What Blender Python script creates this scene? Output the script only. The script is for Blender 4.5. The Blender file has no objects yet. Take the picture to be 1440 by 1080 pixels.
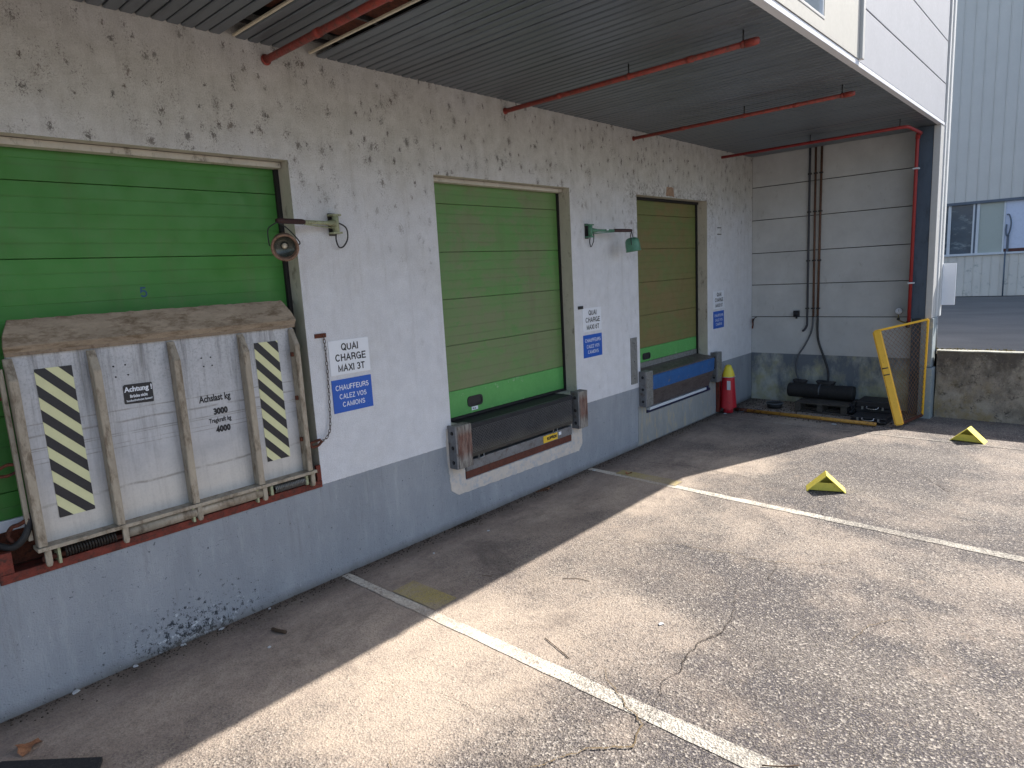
import bpy, bmesh, math, random
from mathutils import Vector, Matrix, noise
random.seed(7)
R = math.radians
sc = bpy.context.scene
COL = sc.collection

# ------------------------------------------------------------------ camera
cam_d = bpy.data.cameras.new("camera")
cam = bpy.data.objects.new("camera", cam_d)
COL.objects.link(cam)
cam_d.sensor_width = 36
cam_d.lens = 23.078
cam_d.clip_start = 0.05
cam_d.clip_end = 500
rgt = Vector((0.66677, -0.74329, -0.05423))
upv = Vector((0.15845, 0.07028, 0.98486))
fwd = Vector((0.72823, 0.66527, -0.16464))
cam.matrix_world = Matrix(((rgt.x, upv.x, -fwd.x, 0.0), (rgt.y, upv.y, -fwd.y, -5.07),
                           (rgt.z, upv.z, -fwd.z, 2.65), (0, 0, 0, 1)))
sc.camera = cam

# ------------------------------------------------------------------ sky, sun, exposure
SUNV = Vector((1.07, -0.395, 1.0)).normalized()
world = bpy.data.worlds.new("World")
sc.world = world
world.use_nodes = True
wn = world.node_tree
bg = wn.nodes["Background"]
sky = wn.nodes.new("ShaderNodeTexSky")
sky.sky_type = 'NISHITA'
sky.sun_disc = False
sky.sun_elevation = math.asin(SUNV.z)
sky.sun_rotation = math.atan2(SUNV.x, SUNV.y)
sky.altitude = 200
sky.dust_density = 2.5
sky.ozone_density = 0.8
wn.links.new(sky.outputs[0], bg.inputs[0])
bg.inputs[1].default_value = 0.105
sun_d = bpy.data.lights.new("sun", 'SUN')
sun_d.energy = 4.0
sun_d.angle = R(0.55)
sun_d.color = (1.0, 0.95, 0.88)
sun = bpy.data.objects.new("sun", sun_d)
COL.objects.link(sun)
sun.rotation_euler = SUNV.to_track_quat('Z', 'Y').to_euler()
sun.location = (8, -6, 12)
sc.view_settings.view_transform = 'Standard'
sc.view_settings.look = 'None'
sc.view_settings.gamma = 1
sc.view_settings.use_curve_mapping = False
sc.view_settings.exposure = 1.38

# ------------------------------------------------------------------ material helpers
def srgb(r, g, b):
    f = lambda c: (c / 255) / 12.92 if c / 255 <= 0.04045 else ((c / 255 + 0.055) / 1.055) ** 2.4
    return (f(r), f(g), f(b), 1)

class NT:
    def __init__(s, name, rough=0.7, metal=0.0):
        s.m = bpy.data.materials.new(name)
        s.m.use_nodes = True
        s.t = s.m.node_tree
        s.b = s.t.nodes["Principled BSDF"]
        s.b.inputs["Roughness"].default_value = rough
        s.b.inputs["Metallic"].default_value = metal
        s.co = s.n("ShaderNodeTexCoord").outputs["Object"]
    def n(s, k):
        return s.t.nodes.new(k)
    def l(s, a, b):
        s.t.links.new(a, b)
    def setv(s, sock, v):
        if isinstance(v, bpy.types.NodeSocket):
            s.l(v, sock)
        else:
            sock.default_value = v
    def world_co(s):
        s.co = s.n("ShaderNodeNewGeometry").outputs["Position"]
        return s
    def mapped(s, scale=(1, 1, 1), loc=(0, 0, 0), rot=(0, 0, 0)):
        m = s.n("ShaderNodeMapping")
        m.inputs["Scale"].default_value = scale
        m.inputs["Location"].default_value = loc
        m.inputs["Rotation"].default_value = rot
        s.l(s.co, m.inputs["Vector"])
        return m.outputs[0]
    def noise(s, scale, detail=4, rough=0.6, vec=None, dist=0.0):
        x = s.n("ShaderNodeTexNoise")
        x.inputs["Scale"].default_value = scale
        x.inputs["Detail"].default_value = detail
        x.inputs["Roughness"].default_value = rough
        x.inputs["Distortion"].default_value = dist
        s.l(vec if vec is not None else s.co, x.inputs["Vector"])
        return x.outputs["Fac"]
    def vor(s, scale, vec=None, feat='F1', out="Distance"):
        x = s.n("ShaderNodeTexVoronoi")
        x.feature = feat
        x.inputs["Scale"].default_value = scale
        s.l(vec if vec is not None else s.co, x.inputs["Vector"])
        return x.outputs[out]
    def ramp(s, fac, a, b, lo=0.0, hi=1.0):
        x = s.n("ShaderNodeMapRange")
        x.inputs[1].default_value = a
        x.inputs[2].default_value = b
        x.inputs[3].default_value = lo
        x.inputs[4].default_value = hi
        s.l(fac, x.inputs[0])
        return x.outputs[0]
    def math(s, op, a, b=0.0, clamp=False):
        x = s.n("ShaderNodeMath")
        x.operation = op
        x.use_clamp = clamp
        s.setv(x.inputs[0], a)
        s.setv(x.inputs[1], b)
        return x.outputs[0]
    def mix(s, fac, a, b, mode='MIX'):
        x = s.n("ShaderNodeMix")
        x.data_type = 'RGBA'
        x.blend_type = mode
        s.setv(x.inputs[0], fac)
        s.setv(x.inputs[6], a)
        s.setv(x.inputs[7], b)
        return x.outputs[2]
    def sep(s):
        x = s.n("ShaderNodeSeparateXYZ")
        s.l(s.co, x.inputs[0])
        return x.outputs
    def col(s, v):
        s.setv(s.b.inputs["Base Color"], v)
        return s
    def bump(s, h, dist=0.002, strength=1.0):
        x = s.n("ShaderNodeBump")
        x.inputs["Strength"].default_value = strength
        x.inputs["Distance"].default_value = dist
        s.l(h, x.inputs["Height"])
        s.l(x.outputs[0], s.b.inputs["Normal"])
        return s
    def rgh(s, v):
        s.setv(s.b.inputs["Roughness"], v)
        return s

def simple(name, c, rough=0.6, metal=0.0, var=0.25, scale=8.0, dirt=None, dirt_amt=0.0, bump=0.0008, bscale=60, stretch=(1, 1, 1)):
    """painted / bare surface with broad tone changes, fine mottling, dirt patches and fine relief"""
    m = NT(name, rough, metal)
    m.world_co()
    v = m.mapped(stretch)
    n1 = m.noise(scale, 5, 0.65, v)
    n2 = m.noise(scale * 9, 3, 0.6, v)
    c = tuple(c[:3]) + (1,)
    dk = tuple(x * (1 - var) for x in c[:3]) + (1,)
    lt = tuple(min(1, x * (1 + var * 0.6)) for x in c[:3]) + (1,)
    base = m.mix(m.ramp(n1, 0.3, 0.7), dk, lt)
    base = m.mix(m.ramp(n2, 0.35, 0.65, 0, 0.35), base, dk)
    if dirt:
        n3 = m.noise(scale * 2.3, 8, 0.75, m.mapped(stretch, (3.1, 1.7, 5.2)))
        base = m.mix(m.ramp(n3, 0.62 - dirt_amt * 0.35, 0.72 - dirt_amt * 0.2, 0, 0.9), base, dirt)
    m.col(base)
    m.rgh(m.ramp(n2, 0.3, 0.7, max(0.05, rough - 0.1), min(1, rough + 0.12)))
    if bump:
        m.bump(m.noise(bscale, 4, 0.6), bump)
    return m.m

# ---- asphalt of the yard
def asphalt(name, paint=None, paint_fill=0.75):
    m = NT(name, 0.88)
    m.world_co()
    x, y, z = m.sep()
    # dusty, smooth and beige near the dock, darker and coarser further out
    big = m.noise(0.55, 6, 0.6)
    med = m.noise(2.3, 6, 0.65, m.mapped((1, 1, 1), (4, 9, 0)))
    fine = m.noise(14, 5, 0.7)
    near = m.ramp(m.math('ADD', y, m.math('MULTIPLY', x, -0.06)), -3.6, -1.0)
    # wheel-worn and washed areas: large soft patches drawn out along the lines
    wash = m.ramp(m.noise(0.42, 5, 0.55, m.mapped((1, 0.8, 1), (2.1, 5.3, 0)), 0.4), 0.45, 0.56)
    d = m.math('ADD', m.math('MULTIPLY', near, 0.80), m.math('MULTIPLY', wash, 0.50))
    d = m.math('SUBTRACT', d, 0.20)
    d = m.math('ADD', d, m.math('MULTIPLY', m.math('SUBTRACT', big, 0.5), 0.9))
    d = m.math('ADD', d, m.math('MULTIPLY', m.math('SUBTRACT', med, 0.5), 0.9))
    d = m.math('ADD', d, m.math('MULTIPLY', m.math('SUBTRACT', fine, 0.5), 0.30), True)
    base = m.mix(d, srgb(70, 66, 69), srgb(186, 169, 152))
    tk = m.math('ABSOLUTE', m.math('SINE', m.math('MULTIPLY', m.math('ADD', x, m.math('MULTIPLY', m.noise(0.6, 3), 0.5)), 1.72)))
    base = m.mix(m.math('MULTIPLY', m.ramp(tk, 0.80, 1.0, 0, 0.16), m.ramp(y, -2.2, -1.4, 1, 0)), base, srgb(176, 164, 150))
    # aggregate: single pale and dark stones
    v1 = m.vor(78, out="Color")
    s1 = m.n("ShaderNodeSeparateColor"); m.l(v1, s1.inputs[0])
    v2 = m.vor(190, out="Color")
    s2 = m.n("ShaderNodeSeparateColor"); m.l(v2, s2.inputs[0])
    coarse = m.math('MAXIMUM', m.math('SUBTRACT', 1.12, d, True), 0.30)
    pale = m.math('MULTIPLY', m.ramp(s1.outputs[0], 0.70, 1.0), m.math('MULTIPLY', coarse, 0.62))
    base = m.mix(pale, base, srgb(188, 180, 170))
    dark = m.math('MULTIPLY', m.ramp(s1.outputs[1], 0.55, 0.95), m.math('MULTIPLY', coarse, 0.95))
    base = m.mix(dark, base, srgb(54, 50, 51))
    base = m.mix(m.ramp(s2.outputs[0], 0.5, 1.0, 0, 0.30), base, srgb(98, 88, 82))
    base = m.mix(m.ramp(s2.outputs[1], 0.70, 1.0, 0, 0.35), base, srgb(203, 190, 168))
    # oily and damp stains, old rust and moss marks
    st = m.noise(1.1, 7, 0.72, m.mapped((1, 1, 1), (7.3, 2.2, 0)), 0.6)
    base = m.mix(m.ramp(st, 0.56, 0.70, 0, 0.55), base, srgb(78, 70, 66))
    st2 = m.noise(2.6, 6, 0.75, m.mapped((1, 1, 1), (1.3, 8.2, 0)))
    base = m.mix(m.ramp(st2, 0.64, 0.76, 0, 0.3), base, srgb(134, 116, 80))
    # uneven grime along the dock, with the canopy shade deepened in its colour
    grime_shade = m.math('ADD', m.ramp(y, -1.7, -0.1, -0.15, 0.75), m.math('MULTIPLY', m.math('SUBTRACT', m.noise(1.7, 7, 0.7, m.mapped((0.6, 1.5, 1), (3, 1, 0))), 0.5), 2.4), True)
    base = m.mix(m.math('MULTIPLY', grime_shade, 0.75), base, m.mix(m.ramp(fine, 0.4, 0.6), srgb(94, 82, 79), srgb(118, 106, 100)))
    pt = m.ramp(m.noise(3.1, 8, 0.8, m.mapped((1, 1, 1), (6, 2, 0))), 0.60, 0.66, 0, 0.45)
    dk = m.ramp(m.noise(5.2, 8, 0.85, m.mapped((0.8, 1.2, 1), (1, 6, 0))), 0.58, 0.66, 0, 0.45)
    base = m.mix(m.math('MULTIPLY', dk, m.ramp(y, -2.2, -0.8, 0.35, 1)), base, srgb(72, 62, 58))
    base = m.mix(pt, base, srgb(150, 132, 116))
    # dirt against the wall foot
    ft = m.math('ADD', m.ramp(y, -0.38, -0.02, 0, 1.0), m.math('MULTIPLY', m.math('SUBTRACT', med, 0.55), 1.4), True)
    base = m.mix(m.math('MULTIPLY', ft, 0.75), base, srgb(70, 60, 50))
    hgt = m.math('ADD', m.math('MULTIPLY', m.vor(78), m.ramp(coarse, 0, 1, 0.25, 1.0)), m.math('MULTIPLY', m.noise(240, 3, 0.6), 0.35))
    if paint:
        w = m.math('ADD', m.noise(26, 8, 0.85), m.math('MULTIPLY', m.math('SUBTRACT', m.noise(1.4, 4, 0.6, m.mapped((1, 1, 1), (0, 3, 0))), 0.5), 0.55))
        w = m.math('ADD', w, m.math('MULTIPLY', m.math('SUBTRACT', m.noise(0.8, 5, 0.7, m.mapped((1, 1, 1), (3, 7, 0))), 0.5), 0.5))
        fac = m.ramp(w, 0.40 + 0.25 * (1 - paint_fill), 0.56 + 0.35 * (1 - paint_fill), 0.25 * paint_fill, 0.70 * paint_fill + 0.12)
        pc = m.mix(m.ramp(s2.outputs[2], 0.5, 1.0, 0, 0.35), paint, srgb(150, 140, 125))
        fac = m.math('MULTIPLY', fac, m.ramp(y, -3.7, -3.0, 0.62, 1.0))
        fac2 = m.math('MULTIPLY', fac, m.math('SUBTRACT', 1.0, m.ramp(s1.outputs[1], 0.80, 0.95, 0, 0.55)))
        base = m.mix(fac2, base, pc)
    m.col(base)
    m.bump(hgt, 0.0075, 0.95)
    return m.m

M = {}
M['asphalt'] = asphalt("asphalt_dusty")
M['line_white'] = asphalt("worn_white_road_paint", srgb(218, 212, 198), 1.0)
M['line_faint'] = asphalt("faded_white_road_paint", srgb(205, 200, 188), 0.55)
M['patch_khaki'] = asphalt("faded_yellow_road_paint", srgb(172, 156, 82), 0.95)

def road_far():
    m = NT("upper_yard_asphalt", 0.9)
    m.world_co()
    n = m.noise(0.9, 6, 0.6, m.mapped((1.0, 0.6, 1)))
    b = m.mix(m.ramp(n, 0.3, 0.7), srgb(104, 102, 98), srgb(128, 125, 120))
    b = m.mix(m.ramp(m.noise(30, 3, 0.7), 0.4, 0.7, 0, 0.5), b, srgb(90, 90, 95))
    m.col(b).bump(m.noise(80, 3), 0.003)
    return m.m
M['road'] = road_far()

# ---- front wall render: white, grimed and spotted at the top, blue grey band at the foot
def wall_paint():
    m = NT("spotted_white_render_wall", 0.85)
    m.world_co()
    x, y, z = m.sep()
    n = m.noise(1.3, 6, 0.6)
    n2 = m.noise(6, 6, 0.7)
    white = m.mix(m.ramp(n2, 0.3, 0.7), srgb(214, 216, 222), srgb(230, 232, 238))
    gf = m.math('ADD', m.ramp(z, 3.1, 3.95), m.math('MULTIPLY', m.math('SUBTRACT', n, 0.5), 1.6), True)
    grime = m.mix(m.ramp(n2, 0.35, 0.65), srgb(192, 191, 184), srgb(214, 213, 208))
    c = m.mix(m.math('MULTIPLY', gf, 0.85), white, grime)
    # mould spots: radiating dark specks, drawn out downwards
    wob = m.n("ShaderNodeMix"); wob.data_type = 'VECTOR'
    nz = m.n("ShaderNodeTexNoise"); nz.inputs["Scale"].default_value = 14; nz.inputs["Detail"].default_value = 5
    mp = m.mapped((1.0, 1.0, 0.62))
    m.l(mp, nz.inputs["Vector"])
    wob.inputs[0].default_value = 0.055
    m.l(mp, wob.inputs[4]); m.l(nz.outputs["Color"], wob.inputs[5])
    wv = wob.outputs[1]
    fz = m.noise(85, 6, 0.85, m.mapped((1, 1, 0.75)), 0.6)
    dens = m.math('ADD', m.ramp(z, 2.6, 3.7, 0.0, 1.0), m.math('MULTIPLY', m.math('SUBTRACT', m.noise(0.9, 3, 0.5, m.mapped((1, 1, 1), (5, 0, 2))), 0.5), 1.6), True)
    spot = None
    for sc_, r_, th in ((6.5, 0.50, 0.440), (11.5, 0.50, 0.450), (8.3, 0.48, 0.443), (4.7, 0.38, 0.445)):
        f = m.ramp(m.vor(sc_, wv), 0.0, r_, 1.0, 0.0)
        vc = m.vor(sc_, wv, out="Color")
        sp = m.n("ShaderNodeSeparateColor"); m.l(vc, sp.inputs[0])
        on = m.math('MULTIPLY', m.math('LESS_THAN', sp.outputs[0], 0.78), m.ramp(sp.outputs[1], 0, 1, 0.55, 1.0))
        k = m.math('MULTIPLY', m.ramp(m.math('ADD', fz, m.math('MULTIPLY', m.math('POWER', f, 4.0), 0.24)), th + 0.115, th + 0.15), m.math('MULTIPLY', m.math('POWER', f, 0.45), on))
        spot = k if spot is None else m.math('MAXIMUM', spot, k)
    spot = m.math('MULTIPLY', m.math('MULTIPLY', spot, 1.35), dens, True)
    c = m.mix(spot, c, m.mix(m.ramp(m.noise(4.5, 3), 0.45, 0.65), srgb(76, 73, 70), srgb(98, 84, 76)))
    peel = m.ramp(m.noise(110, 3, 0.6), 0.36, 0.62, 0.20, 0.0)
    c = m.mix(peel, c, srgb(128, 122, 116))
    spk = m.ramp(m.noise(120, 4, 0.9, m.mapped((1, 1, 0.7))), 0.64, 0.72)
    c = m.mix(m.math('MULTIPLY', m.math('MULTIPLY', spk, dens), 0.6), c, srgb(120, 106, 96))
    # soft grey halo round the spots and long faint streaks
    halo = m.math('MULTIPLY', m.ramp(m.vor(5.5, wv), 0.0, 0.4, 1.0, 0.0), m.math('MULTIPLY', dens, 0.10))
    c = m.mix(halo, c, srgb(140, 134, 126))
    strk = m.noise(9, 5, 0.7, m.mapped((1, 1, 0.10)))
    c = m.mix(m.math('MULTIPLY', m.ramp(strk, 0.52, 0.72), m.ramp(z, 1.0, 3.6, 0.10, 0.32)), c, srgb(150, 146, 142))
    # flaking paint round the third door
    pk = m.math('MULTIPLY', m.ramp(m.math('ABSOLUTE', m.math('SUBTRACT', x, 9.5)), 1.0, 1.45, 0, 1), m.ramp(m.math('ABSOLUTE', m.math('SUBTRACT', x, 9.5)), 1.15, 1.5, 1, 0))
    top = m.math('MULTIPLY', m.ramp(z, 3.64, 3.95, 1, 0), m.ramp(m.math('ABSOLUTE', m.math('SUBTRACT', x, 9.5)), 1.3, 1.5, 1, 0))
    top = m.math('MULTIPLY', top, m.ramp(z, 3.55, 3.66))
    zone = m.math('MAXIMUM', top, m.math('MULTIPLY', m.math('MULTIPLY', pk, 0.85), m.math('MULTIPLY', m.ramp(z, 2.6, 3.0), m.ramp(z, 3.9, 4.05, 1, 0))))
    fl = m.ramp(m.noise(20, 6, 0.75), 0.50, 0.56)
    c = m.mix(m.math('MULTIPLY', m.math('MULTIPLY', zone, fl), 0.85), c, srgb(112, 108, 102))
    # blue grey band below 0.90 m, with chips and a pale wash
    edge = m.math('ADD', z, m.math('MULTIPLY', m.math('SUBTRACT', m.noise(22, 4), 0.5), 0.012))
    bandf = m.math('LESS_THAN', edge, 0.90)
    band = m.mix(m.ramp(m.noise(2.2, 6, 0.65, m.mapped((1, 1, 0.4))), 0.3, 0.7), srgb(138, 144, 152), srgb(158, 163, 170))
    band = m.mix(m.ramp(m.noise(11, 6, 0.75, m.mapped((1, 1, 0.35), (3, 0, 0))), 0.52, 0.75, 0, 0.5), band, srgb(170, 176, 182))
    drip = m.math('MULTIPLY', m.ramp(m.noise(13, 5, 0.75, m.mapped((1, 1, 0.07), (2, 0, 5))), 0.55, 0.70), m.ramp(z, 0.15, 0.88, 0.05, 0.55))
    band = m.mix(drip, band, srgb(112, 110, 108))
    pale = m.math('MULTIPLY', m.ramp(m.noise(8, 6, 0.7, m.mapped((1, 1, 0.12), (7, 0, 1))), 0.58, 0.72), 0.4)
    band = m.mix(pale, band, srgb(184, 188, 192))
    scr = m.ramp(m.noise(5, 8, 0.8, m.mapped((0.35, 1, 3.0), (1, 0, 8))), 0.635, 0.66, 0, 0.6)
    band = m.mix(scr, band, srgb(92, 96, 102))
    # scrapes close to the ground
    low = m.ramp(z, 0.0, 0.45, 1, 0.08)
    px = m.math('ADD', m.ramp(m.math('ABSOLUTE', m.math('SUBTRACT', x, 1.75)), 0.0, 0.75, 1.0, 0.12), 0.0)
    chip = m.ramp(m.math('ADD', m.noise(24, 6, 0.8), m.math('MULTIPLY', m.math('MULTIPLY', px, low), 0.17)), 0.62, 0.65)
    band = m.mix(chip, band, srgb(52, 58, 66))
    chip2 = m.ramp(m.math('ADD', m.noise(19, 4, 0.7, m.mapped((1, 1, 1), (9, 1, 4))), m.math('MULTIPLY', m.math('MULTIPLY', px, low), 0.17)), 0.70, 0.72)
    band = m.mix(chip2, band, srgb(190, 196, 203))
    foot = m.math('ADD', m.ramp(z, 0.0, 0.10, 0.75, 0), m.math('MULTIPLY', m.math('SUBTRACT', m.noise(7, 5), 0.55), 0.6), True)
    band = m.mix(m.math('MULTIPLY', foot, m.ramp(z, 0.0, 0.30, 1, 0)), band, srgb(92, 88, 80))
    c = m.mix(bandf, c, band)
    m.col(c)
    hh = m.math('ADD', m.math('MULTIPLY', m.noise(95, 4, 0.65), 1.0), m.math('MULTIPLY', m.noise(28, 4, 0.6), 0.6))
    m.bump(hh, 0.010, 0.9)
    return m.m
M['wall'] = wall_paint()
M['reveal'] = simple("bare_concrete_reveal", srgb(192, 187, 176), 0.9, var=0.14, scale=5, dirt=srgb(112, 104, 94), dirt_amt=0.18, bump=0.002, stretch=(1, 1, 0.5))
M['mortar'] = simple("pale_repair_mortar", srgb(205, 196, 186), 0.9, var=0.12, scale=6, dirt=srgb(168, 174, 182), dirt_amt=0.4, bump=0.003, bscale=30)
M['stained_concrete'] = simple("stained_dock_concrete", srgb(150, 152, 150), 0.9, var=0.18, scale=4, dirt=srgb(176, 162, 136), dirt_amt=0.3, bump=0.002, stretch=(1, 1, 0.3))
M['dark'] = simple("dark_gap", (0.012, 0.012, 0.012), 0.95, bump=0)

def slat_mat():
    m = NT("grey_metal_ceiling_slat", 0.42, 0.35)
    m.world_co()
    n = m.noise(1.0, 5, 0.6, m.mapped((2.5, 0.6, 1)))
    b = m.mix(m.ramp(n, 0.3, 0.7), srgb(98, 105, 112), srgb(120, 128, 136))
    b = m.mix(m.ramp(m.noise(34, 6, 0.8), 0.66, 0.74, 0, 0.5), b, srgb(175, 178, 180))
    b = m.mix(m.ramp(m.noise(3.0, 6, 0.7, m.mapped((3, 1, 1), (2, 5, 0))), 0.55, 0.75, 0, 0.5), b, srgb(72, 74, 76))
    m.col(b)
    m.rgh(m.ramp(n, 0.3, 0.7, 0.30, 0.46))
    return m.m
M['slat'] = slat_mat()
M['rust'] = simple("rusty_steel", srgb(112, 62, 44), 0.85, 0.2, 0.4, 14, srgb(52, 34, 28), 0.5, 0.002)
M['cream'] = simple("cream_metal_strip", srgb(216, 208, 186), 0.5, 0, 0.15, 12, srgb(120, 95, 70), 0.15)
M['red_pipe'] = simple("red_painted_pipe", srgb(164, 68, 58), 0.5, 0.0, 0.25, 8, srgb(96, 62, 54), 0.42)
M['red_pipe_bright'] = simple("bright_red_riser_paint", srgb(154, 46, 46), 0.5, 0.0, 0.15, 8, srgb(120, 48, 42), 0.15)
M['dark_metal'] = simple("dark_grey_metal", (0.05, 0.05, 0.052), 0.5, 0.5, 0.3, 20, srgb(70, 60, 52), 0.2)
M['galv'] = simple("galvanised_steel", srgb(150, 152, 152), 0.5, 0.6, 0.25, 16, srgb(95, 90, 84), 0.3)

def door_mat(name, hi, lo, mid, dirt_zone, sat_noise=1.0, xc=0.0):
    m = NT(name, 0.5)
    m.world_co()
    x, y, z = m.sep()
    base = m.mix(m.ramp(m.noise(1.5, 5, 0.6), 0.3, 0.7), hi, lo)
    zz = m.math('ADD', z, m.math('MULTIPLY', m.math('SUBTRACT', m.noise(1.7, 4, 0.6), 0.5), 1.1 * sat_noise))
    if dirt_zone is not None:
        a, b, amt = dirt_zone
        base = m.mix(m.math('MULTIPLY', m.math('MULTIPLY', m.ramp(z, 1.40, 1.405), m.ramp(zz, a, b, 1, 0.30)), amt), base, mid)
    if dirt_zone is not None:
        bl = m.math('MULTIPLY', m.ramp(m.noise(1.6, 6, 0.7, m.mapped((0.8, 1, 1.6), (5, 0, 3))), 0.42, 0.54), m.ramp(m.math('ABSOLUTE', m.math('SUBTRACT', x, xc)), 0.62, 1.08, 0.75, 0.0))
        base = m.mix(m.math('MULTIPLY', bl, m.ramp(z, 1.40, 1.405)), base, mid)
        cl = m.ramp(m.noise(2.6, 7, 0.8, m.mapped((0.9, 1, 1.5), (9, 0, 4))), 0.50, 0.64, 0, 0.75)
        base = m.mix(cl, base, hi)
    pn = m.n("ShaderNodeTexWhiteNoise"); pn.noise_dimensions = '1D'
    m.l(m.math('FLOOR', m.math('MULTIPLY', m.math('SUBTRACT', z, 0.42), 2.0)), pn.inputs["W"])
    base = m.mix(m.math('MULTIPLY', pn.outputs["Value"], 0.22), base, mid)
    # grime held on the shallow grooves
    gr = m.math('FRACT', m.math('MULTIPLY', m.math('SUBTRACT', z, 0.42), 10.0))
    gl_ = m.math('MULTIPLY', m.math('MAXIMUM', m.ramp(gr, 0.0, 0.12, 1, 0), m.ramp(gr, 0.88, 1.0, 0, 1)), m.ramp(m.noise(4, 5, 0.7, m.mapped((0.4, 1, 1.5))), 0.35, 0.6, 0.02, 0.22))
    base = m.mix(gl_, base, srgb(58, 66, 40))
    base = m.mix(m.ramp(m.noise(9, 6, 0.75, m.mapped((0.35, 1, 2.2))), 0.5, 0.72, 0, 0.28), base, mid)
    base = m.mix(m.ramp(m.noise(45, 4, 0.8), 0.68, 0.74, 0, 0.6), base, srgb(46, 62, 32))
    base = m.mix(m.ramp(m.noise(3, 6, 0.7, m.mapped((1, 1, 0.12), (4, 0, 1))), 0.55, 0.7, 0, 0.22), base, srgb(96, 88, 66))
    m.col(base)
    m.rgh(m.ramp(m.noise(6), 0.3, 0.7, 0.42, 0.62))
    m.bump(m.noise(60, 3), 0.0008)
    return m.m
M['door1'] = door_mat("green_door_paint", srgb(60, 132, 48), srgb(50, 120, 44), srgb(76, 112, 58), None)
M['door2'] = door_mat("dull_green_door_paint", srgb(80, 142, 66), srgb(88, 138, 68), srgb(118, 124, 92), (1.9, 3.2, 0.5), 1.3, 5.68)
M['door3'] = door_mat("olive_soiled_door_paint", srgb(90, 122, 62), srgb(98, 116, 62), srgb(124, 106, 68), (2.4, 3.8, 0.6), 1.6, 9.45)
M['door_low'] = simple("bright_green_door_foot", srgb(88, 160, 86), 0.45, 0, 0.12, 3, srgb(170, 185, 165), 0.02, 0.0006)
M['rubber'] = simple("black_rubber", (0.02, 0.02, 0.022), 0.7, 0, 0.3, 20, srgb(70, 68, 64), 0.2, 0.001)
M['seal'] = simple("black_door_seal", (0.015, 0.015, 0.016), 0.8, 0, 0.2, 20, bump=0)

def worn_bumper():
    m = NT("scuffed_bumper_rubber", 0.85)
    m.world_co()
    st = m.noise(16, 8, 0.8, m.mapped((2.6, 2.6, 0.22)))
    b = m.mix(m.ramp(st, 0.40, 0.58), srgb(74, 66, 62), srgb(150, 146, 140))
    x, y, z = m.sep()
    rz = m.math('MULTIPLY', m.ramp(z, 0.72, 0.82), m.ramp(z, 1.0, 1.10, 1, 0))
    rf = m.math('ADD', rz, m.math('MULTIPLY', m.math('SUBTRACT', m.noise(9, 5, 0.7, m.mapped((1.5, 1, 0.5))), 0.6), 2.2), True)
    b = m.mix(m.math('MULTIPLY', rf, 0.85), b, m.mix(m.ramp(st, 0.45, 0.6), srgb(84, 46, 36), srgb(128, 84, 68)))
    m.col(b)
    m.bump(st, 0.006)
    return m.m
M['bumper'] = worn_bumper()

def tread():
    m = NT("dark_tread_plate", 0.4, 0.4)
    m.world_co()
    w = m.n("ShaderNodeTexBrick")
    v = m.mapped((1, 1, 1), (0, 0, 0), (R(90), 0, R(0)))
    m.l(v, w.inputs["Vector"])
    w.inputs["Scale"].default_value = 34
    w.inputs["Mortar Size"].default_value = 0.12
    w.inputs["Mortar Smooth"].default_value = 0.6
    n = m.noise(4, 6, 0.7)
    b = m.mix(m.ramp(n, 0.3, 0.7), srgb(52, 54, 61), srgb(72, 75, 84))
    x, y, z = m.sep()
    b = m.mix(m.ramp(m.math('ADD', m.math('MULTIPLY', m.ramp(z, 0.72, 0.98, 1, 0), 0.5), m.math('MULTIPLY', n, 0.5)), 0.48, 0.68, 0, 0.45), b, srgb(158, 150, 132))
    b = m.mix(m.ramp(w.outputs["Fac"], 0.2, 0.9, 0, 0.55), b, srgb(34, 34, 38))
    m.col(b)
    inv = m.math('SUBTRACT', 1.0, w.outputs["Fac"])
    m.bump(inv, 0.004)
    return m.m
M['tread'] = tread()
M['steel_grey'] = simple("worn_grey_steel", srgb(128, 130, 134), 0.55, 0.4, 0.25, 7, srgb(96, 84, 76), 0.3)
M['steel_brown'] = simple("red_brown_primer", srgb(98, 54, 42), 0.75, 0.1, 0.25, 9, srgb(60, 40, 36), 0.3)
M['steel_blue'] = simple("blue_painted_steel", srgb(46, 96, 156), 0.5, 0.1, 0.2, 7, srgb(128, 120, 108), 0.14)
M['navy'] = simple("navy_steel", srgb(34, 36, 72), 0.5, 0.2, 0.2, 7)
M['lip_grey'] = simple("grey_leveller_lip", srgb(112, 104, 102), 0.5, 0.45, 0.25, 5, srgb(78, 70, 68), 0.3, stretch=(0.4, 1, 1))
M['red_rail'] = simple("flaking_red_oxide", srgb(122, 54, 42), 0.8, 0.1, 0.35, 12, srgb(60, 42, 36), 0.45, 0.003)

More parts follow.
